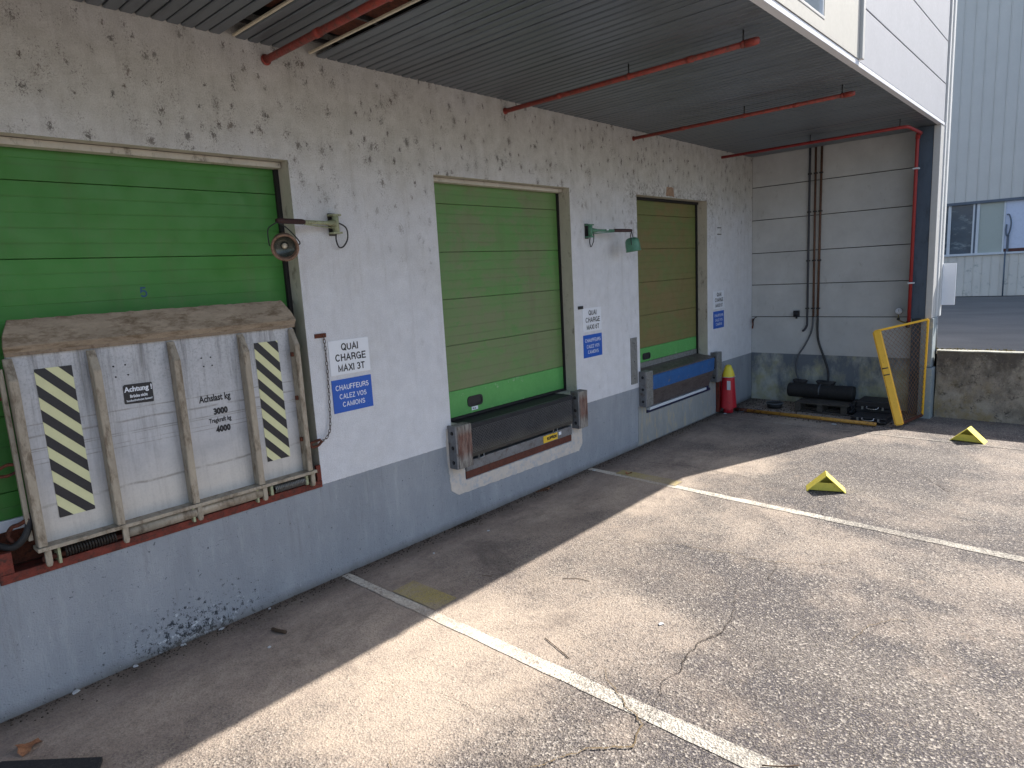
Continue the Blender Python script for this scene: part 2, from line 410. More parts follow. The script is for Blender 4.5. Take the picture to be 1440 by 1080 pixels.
def plate_mat():
    m = NT("weathered_aluminium_plate", 0.5, 0.25)
    m.world_co()
    x, y, z = m.sep()
    n = m.noise(3.0, 6, 0.65)
    b = m.mix(m.ramp(n, 0.3, 0.7), srgb(168, 170, 176), srgb(196, 198, 204))
    lowf = m.math('ADD', m.ramp(z, 1.15, 1.6, 1, 0), m.math('MULTIPLY', m.math('SUBTRACT', n, 0.5), 1.4), True)
    b = m.mix(m.math('MULTIPLY', lowf, 0.6), b, srgb(205, 200, 190))
    strk = m.noise(14, 6, 0.8, m.mapped((1, 1, 0.06)))
    b = m.mix(m.math('MULTIPLY', m.ramp(strk, 0.48, 0.66), m.ramp(z, 1.4, 2.3, 0.18, 0.75)), b, srgb(100, 98, 98))
    ms = m.noise(60, 5, 0.85)
    b = m.mix(m.math('MULTIPLY', m.ramp(ms, 0.50, 0.62), m.ramp(z, 1.7, 2.2, 0.15, 0.5)), b, srgb(116, 122, 128))
    # horizontal dirt tide marks
    for zz, w in ((1.32, 0.012), (1.78, 0.010), (1.70, 0.006), (1.685, 0.004), (1.86, 0.006), (1.60, 0.005), (1.63, 0.003)):
        dz = m.math('ABSOLUTE', m.math('SUBTRACT', m.math('ADD', z, m.math('MULTIPLY', m.math('SUBTRACT', m.noise(2.2, 3), 0.5), 0.06 if w > 0.009 else 0.012)), zz))
        k = m.math('MULTIPLY', m.ramp(dz, w * 0.3, w, 0.55, 0), m.ramp(m.noise(7, 5, 0.7), 0.35, 0.55))
        b = m.mix(k, b, srgb(112, 106, 98))
    m.col(b)
    m.rgh(m.ramp(n, 0.3, 0.7, 0.42, 0.62))
    m.bump(m.noise(30, 5), 0.0015)
    return m.m
M['plate'] = plate_mat()
M['rib_al'] = simple("dull_aluminium_rib", srgb(168, 158, 142), 0.6, 0.15, 0.25, 7, srgb(104, 90, 74), 0.36, 0.0015, stretch=(1, 1, 0.35))
M['lip_dirty'] = simple("mossy_dirty_lip", srgb(160, 146, 128), 0.85, 0.1, 0.30, 5, srgb(104, 88, 70), 0.40, 0.004, bscale=80, stretch=(0.5, 1, 1.6))
M['lip_edge'] = simple("brown_lip_bend", srgb(142, 126, 108), 0.8, 0.1, 0.2, 9, srgb(100, 84, 70), 0.3)
M['stripe_black'] = simple("black_print", (0.018, 0.018, 0.024), 0.5, 0, 0.2, 10, bump=0)
M['stripe_cream'] = simple("pale_yellow_reflective", srgb(214, 214, 168), 0.5, 0, 0.06, 10, bump=0)
M['sign_white'] = simple("white_sign_plastic", srgb(226, 230, 238), 0.35, 0, 0.04, 4, bump=0)
M['sign_blue'] = simple("blue_sign_plastic", srgb(24, 88, 186), 0.35, 0, 0.08, 4, bump=0)
M['ink_white'] = simple("white_lettering", srgb(225, 230, 240), 0.4, 0, 0.05, 4, bump=0)
M['ink_black'] = simple("black_lettering", (0.015, 0.015, 0.02), 0.5, 0, 0.1, 4, bump=0)
M['label_yellow'] = simple("yellow_label", srgb(232, 190, 52), 0.4, 0, 0.06, 8, bump=0)
M['chain'] = simple("grey_chain_steel", srgb(112, 108, 106), 0.55, 0.6, 0.3, 30, srgb(92, 58, 44), 0.35)
M['spring'] = simple("grey_spring_steel", srgb(120, 120, 118), 0.5, 0.6, 0.3, 20, srgb(60, 52, 44), 0.3)
M['spring_dark'] = simple("greasy_spring_steel", srgb(52, 48, 44), 0.6, 0.4, 0.3, 20, srgb(34, 28, 24), 0.3)
M['lamp_cream'] = simple("grimy_pale_green_lamp_paint", srgb(160, 166, 134), 0.5, 0, 0.2, 18, srgb(92, 72, 50), 0.3)
M['lamp_rust'] = simple("rust_brown_lamp_shell", srgb(138, 110, 92), 0.7, 0.1, 0.3, 14, srgb(84, 54, 42), 0.42)
M['lamp_green'] = simple("green_lamp_enamel", srgb(88, 140, 116), 0.4, 0.05, 0.2, 16, srgb(64, 84, 62), 0.22)
M['lamp_grip'] = simple("maroon_rubber_sleeve", srgb(64, 38, 38), 0.6, 0, 0.25, 30, srgb(40, 28, 28), 0.3)
M['lamp_glass'] = simple("dusty_lamp_reflector", srgb(72, 76, 70), 0.25, 0.3, 0.3, 20, bump=0)
M['cable'] = simple("black_cable_sheath", (0.03, 0.03, 0.033), 0.6, 0, 0.2, 20, bump=0)
M['conduit_rust'] = simple("rusty_brown_conduit", srgb(112, 82, 66), 0.6, 0.2, 0.25, 12, srgb(70, 58, 52), 0.4)
M['conduit_dark'] = simple("dark_slate_conduit", srgb(56, 58, 66), 0.5, 0.1, 0.2, 12)
M['cable_grey'] = simple("grey_cable_sheath", srgb(88, 92, 98), 0.6, 0, 0.2, 12)
M['column'] = simple("slate_blue_steel_column", srgb(72, 86, 102), 0.55, 0.1, 0.14, 3, srgb(52, 62, 74), 0.3, stretch=(1, 1, 0.4))

def endwall():
    m = NT("grey_concrete_wall_panel", 0.85)
    m.world_co()
    x, y, z = m.sep()
    n = m.noise(1.6, 6, 0.65)
    b = m.mix(m.ramp(n, 0.3, 0.7), srgb(178, 180, 181), srgb(198, 200, 201))
    b = m.mix(m.ramp(m.noise(7, 6, 0.75, m.mapped((1, 1, 0.6), (2, 2, 2))), 0.60, 0.75, 0, 0.45), b, srgb(126, 124, 116))
    b = m.mix(m.ramp(m.noise(26, 5, 0.8), 0.68, 0.75, 0, 0.6), b, srgb(96, 94, 88))
    band = m.mix(m.ramp(n, 0.3, 0.7), srgb(98, 106, 116), srgb(116, 124, 134))
    ef = m.math('ADD', m.ramp(z, 0.0, 0.95, 0.95, 0.15), m.math('MULTIPLY', m.math('SUBTRACT', m.noise(2.4, 7, 0.72, m.mapped((1, 1, 0.55), (1, 4, 3))), 0.5), 4.6), True)
    band = m.mix(m.math('MULTIPLY', ef, 0.85), band, m.mix(m.ramp(m.noise(5), 0.4, 0.6), srgb(196, 198, 188), srgb(184, 182, 148)))
    b = m.mix(m.math('LESS_THAN', z, 0.905), b, band)
    m.col(b).bump(m.noise(70, 4), 0.0022)
    return m.m
M['endwall'] = endwall()
M['fascia_cream'] = simple("cream_fascia_render", srgb(176, 175, 169), 0.75, 0, 0.06, 3, bump=0.001, bscale=120)
M['fascia_grey'] = simple("pale_grey_fascia_panel", srgb(158, 161, 169), 0.75, 0, 0.06, 3, bump=0.0015, bscale=150)
M['flashing'] = simple("white_edge_flashing", srgb(232, 234, 240), 0.4, 0, 0.04, 5, bump=0)
M['trim'] = simple("light_grey_corner_trim", srgb(190, 190, 188), 0.5, 0.1, 0.06, 4, bump=0.0005)
M['trim_white'] = simple("white_corner_trim", srgb(206, 208, 208), 0.5, 0, 0.06, 4, bump=0.0005)
M['post_conc'] = simple("painted_grey_concrete_post", srgb(142, 152, 156), 0.85, 0, 0.12, 5, srgb(176, 174, 156), 0.25, 0.0018)

def old_wall():
    m = NT("mossy_old_concrete", 0.95)
    m.world_co()
    x, y, z = m.sep()
    n = m.noise(2.2, 7, 0.7)
    b = m.mix(m.ramp(n, 0.32, 0.66), srgb(122, 113, 102), srgb(182, 171, 156))
    f = m.math('ADD', m.ramp(z, 0.3, 1.05, 0.0, 0.9), m.math('MULTIPLY', m.math('SUBTRACT', m.noise(3.3, 7, 0.75, m.mapped((1, 1, 0.6), (4, 4, 4))), 0.5), 4.2), True)
    b = m.mix(m.math('MULTIPLY', f, 0.85), b, srgb(76, 70, 65))
    b = m.mix(m.ramp(m.noise(9, 7, 0.85), 0.54, 0.62, 0, 0.8), b, srgb(50, 46, 40))
    b = m.mix(m.ramp(m.noise(6, 7, 0.8, m.mapped((1, 1, 1), (5, 9, 1))), 0.56, 0.66, 0, 0.6), b, srgb(176, 168, 150))
    ml = m.math('MULTIPLY', m.ramp(m.noise(3.0, 6, 0.7, m.mapped((1, 1, 1), (8, 1, 2))), 0.48, 0.62), m.ramp(z, 0.1, 0.75, 0.85, 0.1))
    b = m.mix(ml, b, srgb(150, 132, 96))
    b = m.mix(m.ramp(m.vor(9, m.mapped((1, 1, 1), (1, 1, 1))), 0.0, 0.10, 0.7, 0), b, srgb(178, 176, 168))
    m.col(b).bump(m.noise(24, 7, 0.7), 0.012)
    return m.m
M['oldwall'] = old_wall()
M['coping'] = simple("pale_wall_top", srgb(170, 168, 158), 0.9, 0, 0.2, 10, srgb(96, 96, 72), 0.3, 0.003)
M['yellow_steel'] = simple("yellow_gate_paint", srgb(246, 190, 46), 0.35, 0, 0.08, 6, srgb(150, 100, 44), 0.08, 0.0008)
M['chock'] = simple("bright_yellow_chock_paint", srgb(232, 216, 92), 0.5, 0, 0.08, 14, srgb(120, 100, 50), 0.1)
M['mesh_wire'] = simple("brown_wire_mesh", srgb(150, 112, 76), 0.6, 0.2, 0.2, 20, srgb(100, 70, 50), 0.3, bump=0)
M['pole_yellow'] = simple("scuffed_yellow_pole", srgb(190, 140, 58), 0.6, 0, 0.2, 10, srgb(110, 62, 38), 0.3)
M['ext_red'] = simple("red_vinyl_cover", srgb(190, 36, 50), 0.4, 0, 0.12, 6, srgb(130, 30, 38), 0.2)
M['ext_yellow'] = simple("yellow_vinyl_cap", srgb(232, 214, 62), 0.45, 0, 0.1, 6, bump=0)
M['wood_grey'] = simple("grey_pallet_wood", srgb(84, 78, 72), 0.85, 0, 0.3, 9, srgb(44, 40, 36), 0.35, 0.003, stretch=(1, 0.2, 1))
M['black_plastic'] = simple("black_plastic", (0.014, 0.015, 0.02), 0.5, 0, 0.2, 10, bump=0.0006)
M['chrome'] = simple("pale_metal_handle", srgb(200, 202, 205), 0.25, 0.9, 0.08, 10, bump=0)
M['clad'] = simple("pale_blue_grey_cladding", srgb(206, 204, 198), 0.6, 0.0, 0.05, 1.5, bump=0)
M['clad_low'] = simple("pale_grey_cladding", srgb(214, 210, 202), 0.55, 0.0, 0.07, 1.5, srgb(150, 156, 150), 0.15, bump=0)
M['clad_trim'] = simple("slate_drip_trim", srgb(90, 102, 116), 0.5, 0.1, 0.1, 3, bump=0)
M['frame_white'] = simple("pale_window_frame", srgb(206, 212, 218), 0.5, 0, 0.06, 4, bump=0)
M['pane_dark'] = simple("dull_window_glass", srgb(84, 96, 106), 0.15, 0.0, 0.25, 0.9, srgb(136, 148, 152), 0.25, bump=0, stretch=(1, 1, 2.5))
M['pane_frost'] = simple("frosted_greenish_pane", srgb(168, 178, 172), 0.35, 0, 0.06, 2, bump=0)
M['pane_pale'] = simple("pale_blue_pane", srgb(196, 208, 230), 0.3, 0, 0.04, 1, bump=0)
M['sill_brown'] = simple("brown_red_sill", srgb(92, 58, 52), 0.8, 0, 0.25, 9, bump=0)
M['moss'] = simple("yellow_green_moss", srgb(150, 136, 78), 0.95, 0, 0.35, 14, srgb(84, 84, 44), 0.4, 0.01)
M['leaf'] = simple("dry_orange_leaf", srgb(168, 116, 80), 0.7, 0, 0.4, 40, srgb(96, 54, 34), 0.3, bump=0)
M['twig'] = simple("dry_brown_stick", srgb(84, 66, 50), 0.85, 0, 0.3, 60)
M['chip_white'] = simple("white_paint_chip", srgb(196, 198, 200), 0.7, 0, 0.1, 60, bump=0)
M['chip_dark'] = simple("dark_dirt_crumb", srgb(66, 56, 46), 0.9, 0, 0.3, 60, bump=0)
M['stone'] = simple("pale_loose_grit", srgb(168, 156, 136), 0.9, 0, 0.35, 90, bump=0)
M['crack'] = simple("crack_shadow_dirt", srgb(66, 57, 50), 0.98, 0, 0.3, 30, bump=0)
M['crack_moss'] = simple("crack_filled_with_brown_moss", srgb(112, 96, 72), 0.98, 0, 0.35, 30, bump=0)

def glass_sky():
    m = NT("mirror_window_glass", 0.04)
    m.b.inputs["Base Color"].default_value = (0.92, 0.94, 0.96, 1)
    m.b.inputs["Metallic"].default_value = 1.0  # full metal finish stands in for a bright sky reflection
    return m.m
M['glass'] = glass_sky()

# ------------------------------------------------------------------ object helpers
def tag(o, label=None, cat=None, group=None, kind=None):
    if label: o["label"] = label
    if cat: o["category"] = cat
    if group: o["group"] = group
    if kind: o["kind"] = kind
    return o

def mk(name, verts, faces, mat, parent=None, smooth=False, mats=None, fm=None):
    me = bpy.data.meshes.new(name)
    me.from_pydata([tuple(v) for v in verts], [], faces)
    for mm in (mats or [mat]):
        me.materials.append(mm)
    if fm:
        for p, i in zip(me.polygons, fm):
            p.material_index = i
    if smooth:
        for p in me.polygons:
            p.use_smooth = True
    me.update()
    o = bpy.data.objects.new(name, me)
    COL.objects.link(o)
    if parent: o.parent = parent
    return o

def from_bm(name, bm, mat, parent=None, smooth=False):
    bmesh.ops.recalc_face_normals(bm, faces=bm.faces)
    me = bpy.data.meshes.new(name)
    bm.to_mesh(me)
    bm.free()
    me.materials.append(mat)
    if smooth:
        for p in me.polygons: p.use_smooth = True
    o = bpy.data.objects.new(name, me)
    COL.objects.link(o)
    if parent: o.parent = parent
    return o

def bbox(bm, a, b, bev=0.0):
    """box from corner a to corner b into bm, edges bevelled"""
    x0, y0, z0 = a; x1, y1, z1 = b
    vs = [bm.verts.new(p) for p in ((x0, y0, z0), (x1, y0, z0), (x1, y1, z0), (x0, y1, z0), (x0, y0, z1), (x1, y0, z1), (x1, y1, z1), (x0, y1, z1))]
    fs = [bm.faces.new([vs[i] for i in q]) for q in ((0, 3, 2, 1), (4, 5, 6, 7), (0, 1, 5, 4), (1, 2, 6, 5), (2, 3, 7, 6), (3, 0, 4, 7))]
    if bev > 0:
        es = list({e for f in fs for e in f.edges})
        bmesh.ops.bevel(bm, geom=es, offset=bev, segments=2, affect='EDGES', profile=0.6)

def box(name, a, b, mat, parent=None, bev=0.003):
    bm = bmesh.new()
    bbox(bm, a, b, bev)
    return from_bm(name, bm, mat, parent)

def empty(name, loc=(0, 0, 0), **k):
    o = bpy.data.objects.new(name, None)
    o.empty_display_size = 0.1
    COL.objects.link(o)
    # parts are built in world coordinates, so the base stays at the origin of the parts' frame
    tag(o, **k)
    return o

def ring_frames(pts):
    pts = [Vector(p) for p in pts]
    out = []
    prev = None
    for i, p in enumerate(pts):
        if i == 0: t = pts[1] - p
        elif i == len(pts) - 1: t = p - pts[i - 1]
        else: t = (pts[i + 1] - p).normalized() + (p - pts[i - 1]).normalized()
        t.normalize()
        if prev is None:
            a = Vector((0, 0, 1)) if abs(t.z) < 0.9 else Vector((1, 0, 0))
            u = t.cross(a).normalized()
        else:
            u = (prev - t * prev.dot(t)).normalized()
        prev = u
        out.append((p, u, t.cross(u)))
    return out

def tube_into(bm, pts, r, seg=10, closed=False):
    rr = r if isinstance(r, (list, tuple)) else [r] * len(pts)
    fr = ring_frames(pts)
    rings = []
    for (p, u, v), ra in zip(fr, rr):
        rings.append([bm.verts.new(p + (u * math.cos(2 * math.pi * k / seg) + v * math.sin(2 * math.pi * k / seg)) * ra) for k in range(seg)])
    for a, b in zip(rings, rings[1:]):
        for k in range(seg):
            bm.faces.new((a[k], a[(k + 1) % seg], b[(k + 1) % seg], b[k]))
    if closed:
        a, b = rings[-1], rings[0]
        for k in range(seg):
            bm.faces.new((a[k], a[(k + 1) % seg], b[(k + 1) % seg], b[k]))
    else:
        bm.faces.new(list(reversed(rings[0])))
        bm.faces.new(rings[-1])

def tube(name, pts, r, mat, parent=None, seg=10, closed=False):
    bm = bmesh.new()
    tube_into(bm, pts, r, seg, closed)
    return from_bm(name, bm, mat, parent, smooth=True)

def smooth_path(pts, n=6):
    """Catmull-Rom through the points"""
    P = [Vector(p) for p in pts]
    P = [P[0] * 2 - P[1]] + P + [P[-1] * 2 - P[-2]]
    out = []
    for i in range(1, len(P) - 2):
        for k in range(n):
            t = k / n
            out.append(0.5 * ((2 * P[i]) + (P[i + 1] - P[i - 1]) * t + (2 * P[i - 1] - 5 * P[i] + 4 * P[i + 1] - P[i + 2]) * t * t
                              + (3 * P[i] - P[i - 1] - 3 * P[i + 1] + P[i + 2]) * t ** 3))
    out.append(P[-2])
    return out

def prism(name, outline, axis, a, b, mat, parent=None, bev=0.0):
    """outline in the two other axes, extruded along axis from a to b"""
    def P(u, v, w):
        return {'x': (w, u, v), 'y': (u, w, v), 'z': (u, v, w)}[axis]
    bm = bmesh.new()
    A = [bm.verts.new(P(u, v, a)) for u, v in outline]
    B = [bm.verts.new(P(u, v, b)) for u, v in outline]
    bm.faces.new(A); bm.faces.new(list(reversed(B)))
    n = len(A)
    for i in range(n):
        bm.faces.new((A[i], B[i], B[(i + 1) % n], A[(i + 1) % n]))
    bmesh.ops.recalc_face_normals(bm, faces=bm.faces)
    if bev: bmesh.ops.bevel(bm, geom=list(bm.edges), offset=bev, segments=1, affect='EDGES')
    return from_bm(name, bm, mat, parent)

def text(name, s, x0, z0, w, h, y, mat, parent, bold=0.012, depth=0.0015):
    """lettering on a face that looks towards -y: fills the rectangle (x0, z0, w, h)"""
    cu = bpy.data.curves.new("txt", 'FONT')
    cu.body = s
    cu.size = 1
    cu.offset = bold
    cu.extrude = 0.01
    cu.resolution_u = 3
    t = bpy.data.objects.new("txt", cu)
    COL.objects.link(t)
    dg = bpy.context.evaluated_depsgraph_get()
    me = bpy.data.meshes.new_from_object(t.evaluated_get(dg))
    bpy.data.objects.remove(t)
    bpy.data.curves.remove(cu)
    xs = [v.co.x for v in me.vertices]; ys = [v.co.y for v in me.vertices]; zs = [v.co.z for v in me.vertices]
    ax, bx, ay, by = min(xs), max(xs), min(ys), max(ys)
    az, bz = min(zs), max(zs)
    for v in me.vertices:
        u = (v.co.x - ax) / (bx - ax); q = (v.co.y - ay) / (by - ay); d = (v.co.z - az) / (bz - az)
        v.co = (x0 + u * w, y - d * depth, z0 + q * h)
    me.materials.clear()
    me.materials.append(mat)
    me.name = name
    o = bpy.data.objects.new(name, me)
    COL.objects.link(o)
    o.parent = parent
    return o

def _arc(cx, cy, rx, ry, a0, a1, n=14):
    return [(cx + rx * math.cos(R(a0 + (a1 - a0) * k / n)), cy + ry * math.sin(R(a0 + (a1 - a0) * k / n))) for k in range(n + 1)]
GL = {
 'A': (.70, [[(0, 0), (.35, 1), (.70, 0)], [(.12, .33), (.58, .33)]]),
 'C': (.70, [_arc(.36, .5, .36, .5, 38, 322, 20)]),
 'E': (.56, [[(.56, 1), (0, 1), (0, 0), (.56, 0)], [(0, .52), (.50, .52)]]),
 'F': (.52, [[(.52, 1), (0, 1), (0, 0)], [(0, .52), (.46, .52)]]),
 'G': (.74, [_arc(.37, .5, .37, .5, 40, 330, 20), [(.42, .44), (.72, .44), (.72, .03)]]),
 'H': (.62, [[(0, 0), (0, 1)], [(.62, 0), (.62, 1)], [(0, .52), (.62, .52)]]),
 'I': (.0, [[(0, 0), (0, 1)]]),
 'K': (.62, [[(0, 0), (0, 1)], [(.60, 1), (0, .36)], [(.20, .58), (.62, 0)]]),
 'L': (.50, [[(0, 1), (0, 0), (.50, 0)]]),
 'M': (.74, [[(0, 0), (0, 1), (.37, .08), (.74, 1), (.74, 0)]]),
 'N': (.62, [[(0, 0), (0, 1), (.62, 0), (.62, 1)]]),
 'O': (.76, [_arc(.38, .5, .38, .5, 0, 360, 26)]),
 'P': (.58, [[(0, 0), (0, 1), (.34, 1)] + _arc(.34, .74, .24, .26, 90, -90, 8) + [(0, .48)]]),
 'Q': (.76, [_arc(.38, .5, .38, .5, 0, 360, 26), [(.46, .24), (.74, -.06)]]),
 'R': (.60, [[(0, 0), (0, 1), (.34, 1)] + _arc(.34, .75, .25, .25, 90, -90, 8) + [(0, .50)], [(.34, .50), (.58, .30), (.60, 0)]]),
 'S': (.60, [_arc(.30, .75, .27, .25, 20, 250, 12) + _arc(.30, .26, .30, .26, 75, -160, 12)]),
 'T': (.60, [[(0, 1), (.60, 1)], [(.30, 1), (.30, 0)]]),
 'U': (.62, [[(0, 1), (0, .30)] + _arc(.31, .30, .31, .30, 180, 360, 12) + [(.62, 1)]]),
 'V': (.68, [[(0, 1), (.34, 0), (.68, 1)]]),
 'X': (.64, [[(0, 0), (.64, 1)], [(0, 1), (.64, 0)]]),
 'Z': (.58, [[(.02, 1), (.56, 1), (0, 0), (.58, 0)]]),
 '0': (.54, [_arc(.27, .5, .27, .5, 0, 360, 22)]),
 '3': (.54, [_arc(.26, .76, .24, .24, 160, -80, 12) + _arc(.26, .26, .28, .26, 80, -160, 12)]),
 '4': (.58, [[(.44, 0), (.44, 1), (0, .28), (.58, .28)]]),
 '6': (.54, [_arc(.27, .33, .27, .33, 0, 360, 18), _arc(.36, .40, .36, .60, 180, 72, 10)]),
 '5': (.54, [[(.50, 1), (.08, 1), (.04, .55)] + _arc(.25, .33, .28, .33, 110, -150, 14)]),
}
def caps(name, s, x0, z0, w, h, y, mat, parent, wt=0.15, gap=0.0, stencil=False):
    """block capitals built from mitred strokes, filling the rectangle; faces look towards -y"""
    vs, fs = [], []
    x = 0.0
    strokes = []
    for ch_ in s:
        if ch_ == ' ':
            x += 0.42; continue
        gw, st = GL[ch_]
        for q in st: strokes.append([(x + u, v) for u, v in q])
        x += gw + 0.30
    tot = x - 0.30
    sx, sz = (w - wt * h) / tot, (h * (1 - wt))
    hw = wt * h / 2
    for si, q in enumerate(strokes):
        P = [Vector((x0 + hw + u * sx, z0 + hw + v * sz)) for u, v in q]
        n = len(P); closed = (P[0] - P[-1]).length < 1e-6
        base = len(vs)
        d = 0.00022 * (si % 4)
        for i in range(n):
            if closed and i in (0, n - 1):
                t0 = (P[-1] - P[-2]).normalized(); t1 = (P[1] - P[0]).normalized()
            else:
                t0 = (P[i] - P[max(0, i - 1)]); t1 = (P[min(n - 1, i + 1)] - P[i])
                if t0.length < 1e-9: t0 = t1.copy()
                if t1.length < 1e-9: t1 = t0.copy()
                t0.normalize(); t1.normalize()
            n0, n1 = Vector((-t0.y, t0.x)), Vector((-t1.y, t1.x))
            mt_ = n0 + n1
            if mt_.length < 1e-6: mt_ = n0.copy()
            mt_.normalize()
            k_ = hw / max(0.42, mt_.dot(n0))
            c = P[i].copy()
            if not closed and i == 0: c = c - t1 * hw * (0.9 if n < 6 else 0.0)
            if not closed and i == n - 1: c = c + t0 * hw * (0.9 if n < 6 else 0.0)
            for sg in (1, -1):
                e = c + mt_ * k_ * sg
                vs.append((e.x, y - 0.0012 - d, e.y))
        for i in range(n - 1):
            a_ = base + 2 * i
            fs.append((a_, a_ + 1, a_ + 3, a_ + 2))
    return mk(name, vs, fs, mat, parent)

# ------------------------------------------------------------------ ground
ground = mk("ground", [(-80, -160, 0), (90, -160, 0), (90, 40, 0), (-80, 40, 0)], [(0, 1, 2, 3)], M['asphalt'])
tag(ground, kind='structure')
def strip(name, quads, mat, z, parent=ground):
    vs, fs = [], []
    for q in quads:
        n = len(vs)
        vs += [(x, y, z) for x, y in q]
        fs.append(tuple(range(n, n + len(q))))
    return mk(name, vs, fs, mat, parent)
def line_quads(a, b, w0, w1=None, n=40, wob=0.006):
    """a painted line with slightly uneven edges, as a chain of quads"""
    w1 = w1 or w0
    a, b = Vector(a), Vector(b)
    d = (b - a).normalized(); nn = Vector((-d.y, d.x))
    L, Rr = [], []
    for i in range(n + 1):
        t = i / n
        p = a.lerp(b, t); w = w0 + (w1 - w0) * t
        L.append(p + nn * (w / 2 + random.uniform(-wob, wob)))
        Rr.append(p - nn * (w / 2 + random.uniform(-wob, wob)))
    return [(Rr[i], Rr[i + 1], L[i + 1], L[i]) for i in range(n)]
pl = strip("parking_line", line_quads((3.105, -0.02), (3.11, -4.2), 0.085, 0.145) + line_quads((3.11, -4.2), (3.12, -9.5), 0.145), M['line_white'], 0.004)
pl2 = strip("parking_line", line_quads((6.985, -0.02), (6.79, -4.6), 0.095, 0.12) + line_quads((6.79, -4.6), (6.62, -9), 0.11), M['line_white'], 0.004)
pl3 = strip("parking_line", line_quads((10.72, -0.15), (10.66, -1.75), 0.05) + line_quads((10.67, -1.85), (10.66, -2.9), 0.05)
            + line_quads((10.66, -2.9), (10.72, -9), 0.085), M['line_faint'], 0.004)
pl4 = strip("parking_line", line_quads((10.70, -2.32), (11.05, -2.72), 0.03), M['line_faint'], 0.008)
pm = strip("faded_paint_patch", [((3.16, -0.655), (3.40, -0.645), (3.41, -1.2), (3.165, -1.2))], M['patch_khaki'], 0.008)
pm2 = strip("faded_paint_patch", [((6.98, -0.44), (7.16, -0.43), (7.14, -1.32), (6.94, -1.32))], M['patch_khaki'], 0.008)

# cracks: jagged, tapering and open, built as strips a few millimetres proud of the sheet
CRK = [0]
def crack(pts, w, mat, z=0.0, jag=0.07, sub=6):
    CRK[0] += 1
    z = 0.0090 + 0.0003 * CRK[0]
    w = w * 0.55
    P = [Vector(p) for p in pts]
    for k in range(sub):
        Q = [P[0]]
        for a, b in zip(P, P[1:]):
            m_ = (a + b) / 2; d = b - a
            nn = Vector((-d.y, d.x))
            m_ += nn * random.uniform(-jag, jag) * (1.0 if k < 2 else 2.2)
            Q += [m_, b]
        P = Q
    vs, fs = [], []
    n = len(P)
    for i, p in enumerate(P):
        d = (P[min(i + 1, n - 1)] - P[max(i - 1, 0)]).normalized()
        nn = Vector((-d.y, d.x))
        t = i / (n - 1)
        ww = w * (0.25 + 0.75 * math.sin(math.pi * min(1, max(0, t)))) * random.choice((0.15, 0.5, 0.8, 1.0, 1.3)) / 2
        vs += [(*(p + nn * ww), z), (*(p - nn * ww), z)]
    for i in range(n - 1):
        fs.append((2 * i, 2 * i + 1, 2 * i + 3, 2 * i + 2))
    return mk("crack", vs, fs, mat, ground)
crack([(7.0, -0.08), (7.66, -0.4), (7.74, -1.4), (7.67, -2.0), (7.55, -2.62)], 0.016, M['crack'])
crack([(5.0, -1.2), (5.43, -2.2), (5.51, -2.6), (5.54, -3.04), (5.74, -3.4), (5.95, -3.55)], 0.013, M['crack_moss'])
crack([(5.54, -3.04), (5.21, -3.12), (5.17, -3.21)], 0.016, M['crack'])
crack([(3.0, -3.22), (3.68, -3.12), (3.99, -3.09), (4.2, -3.16), (4.44, -3.13), (5.0, -2.9)], 0.018, M['crack'], z=0.013)
crack([(2.0, -2.75), (2.36, -2.94), (2.65, -3.09), (2.8, -3.27), (3.0, -3.22), (3.2, -2.87), (3.33, -2.72)], 0.022, M['crack_moss'], z=0.014)
crack([(9.4, -2.6), (8.88, -3.12), (8.78, -3.6), (8.4, -3.87), (8.34, -4.2), (8.39, -4.6)], 0.014, M['crack'])
crack([(3.0, -1.6), (3.4, -1.9), (3.6, -2.3), (3.55, -2.7)], 0.006, M['crack'], z=0.013)
crack([(4.6, -3.9), (4.9, -3.95), (5.3, -4.3)], 0.010, M['crack_moss'])
crack([(2.45, -1.95), (2.5, -2.25), (2.44, -2.5)], 0.007, M['crack'])
crack([(5.9, -3.5), (6.5, -3.1), (7.3, -2.9), (7.65, -2.6)], 0.006, M['crack'])
crack([(1.9, -2.25), (1.8, -2.4), (1.85, -2.55)], 0.02, M['crack_moss'])
crack([(10.1, -3.3), (10.0, -3.9), (9.6, -4.4), (9.5, -5.2)], 0.010, M['crack'])

# ------------------------------------------------------------------ upper yard behind the low wall
upper = mk("upper_yard_road", [(12.46, -160, 1.0), (90, -160, 1.0), (90, 40, 1.0), (12.76, 40, 1.0), (12.76, -3.0, 1.0), (12.46, -3.0, 1.0)], [(0, 1, 2, 3, 4, 5)], M['road'])
tag(upper, kind='structure')

# ------------------------------------------------------------------ the warehouse with the docks
bld = empty("warehouse_building", label="white rendered warehouse with three green dock doors under a grey slatted canopy", cat="building")

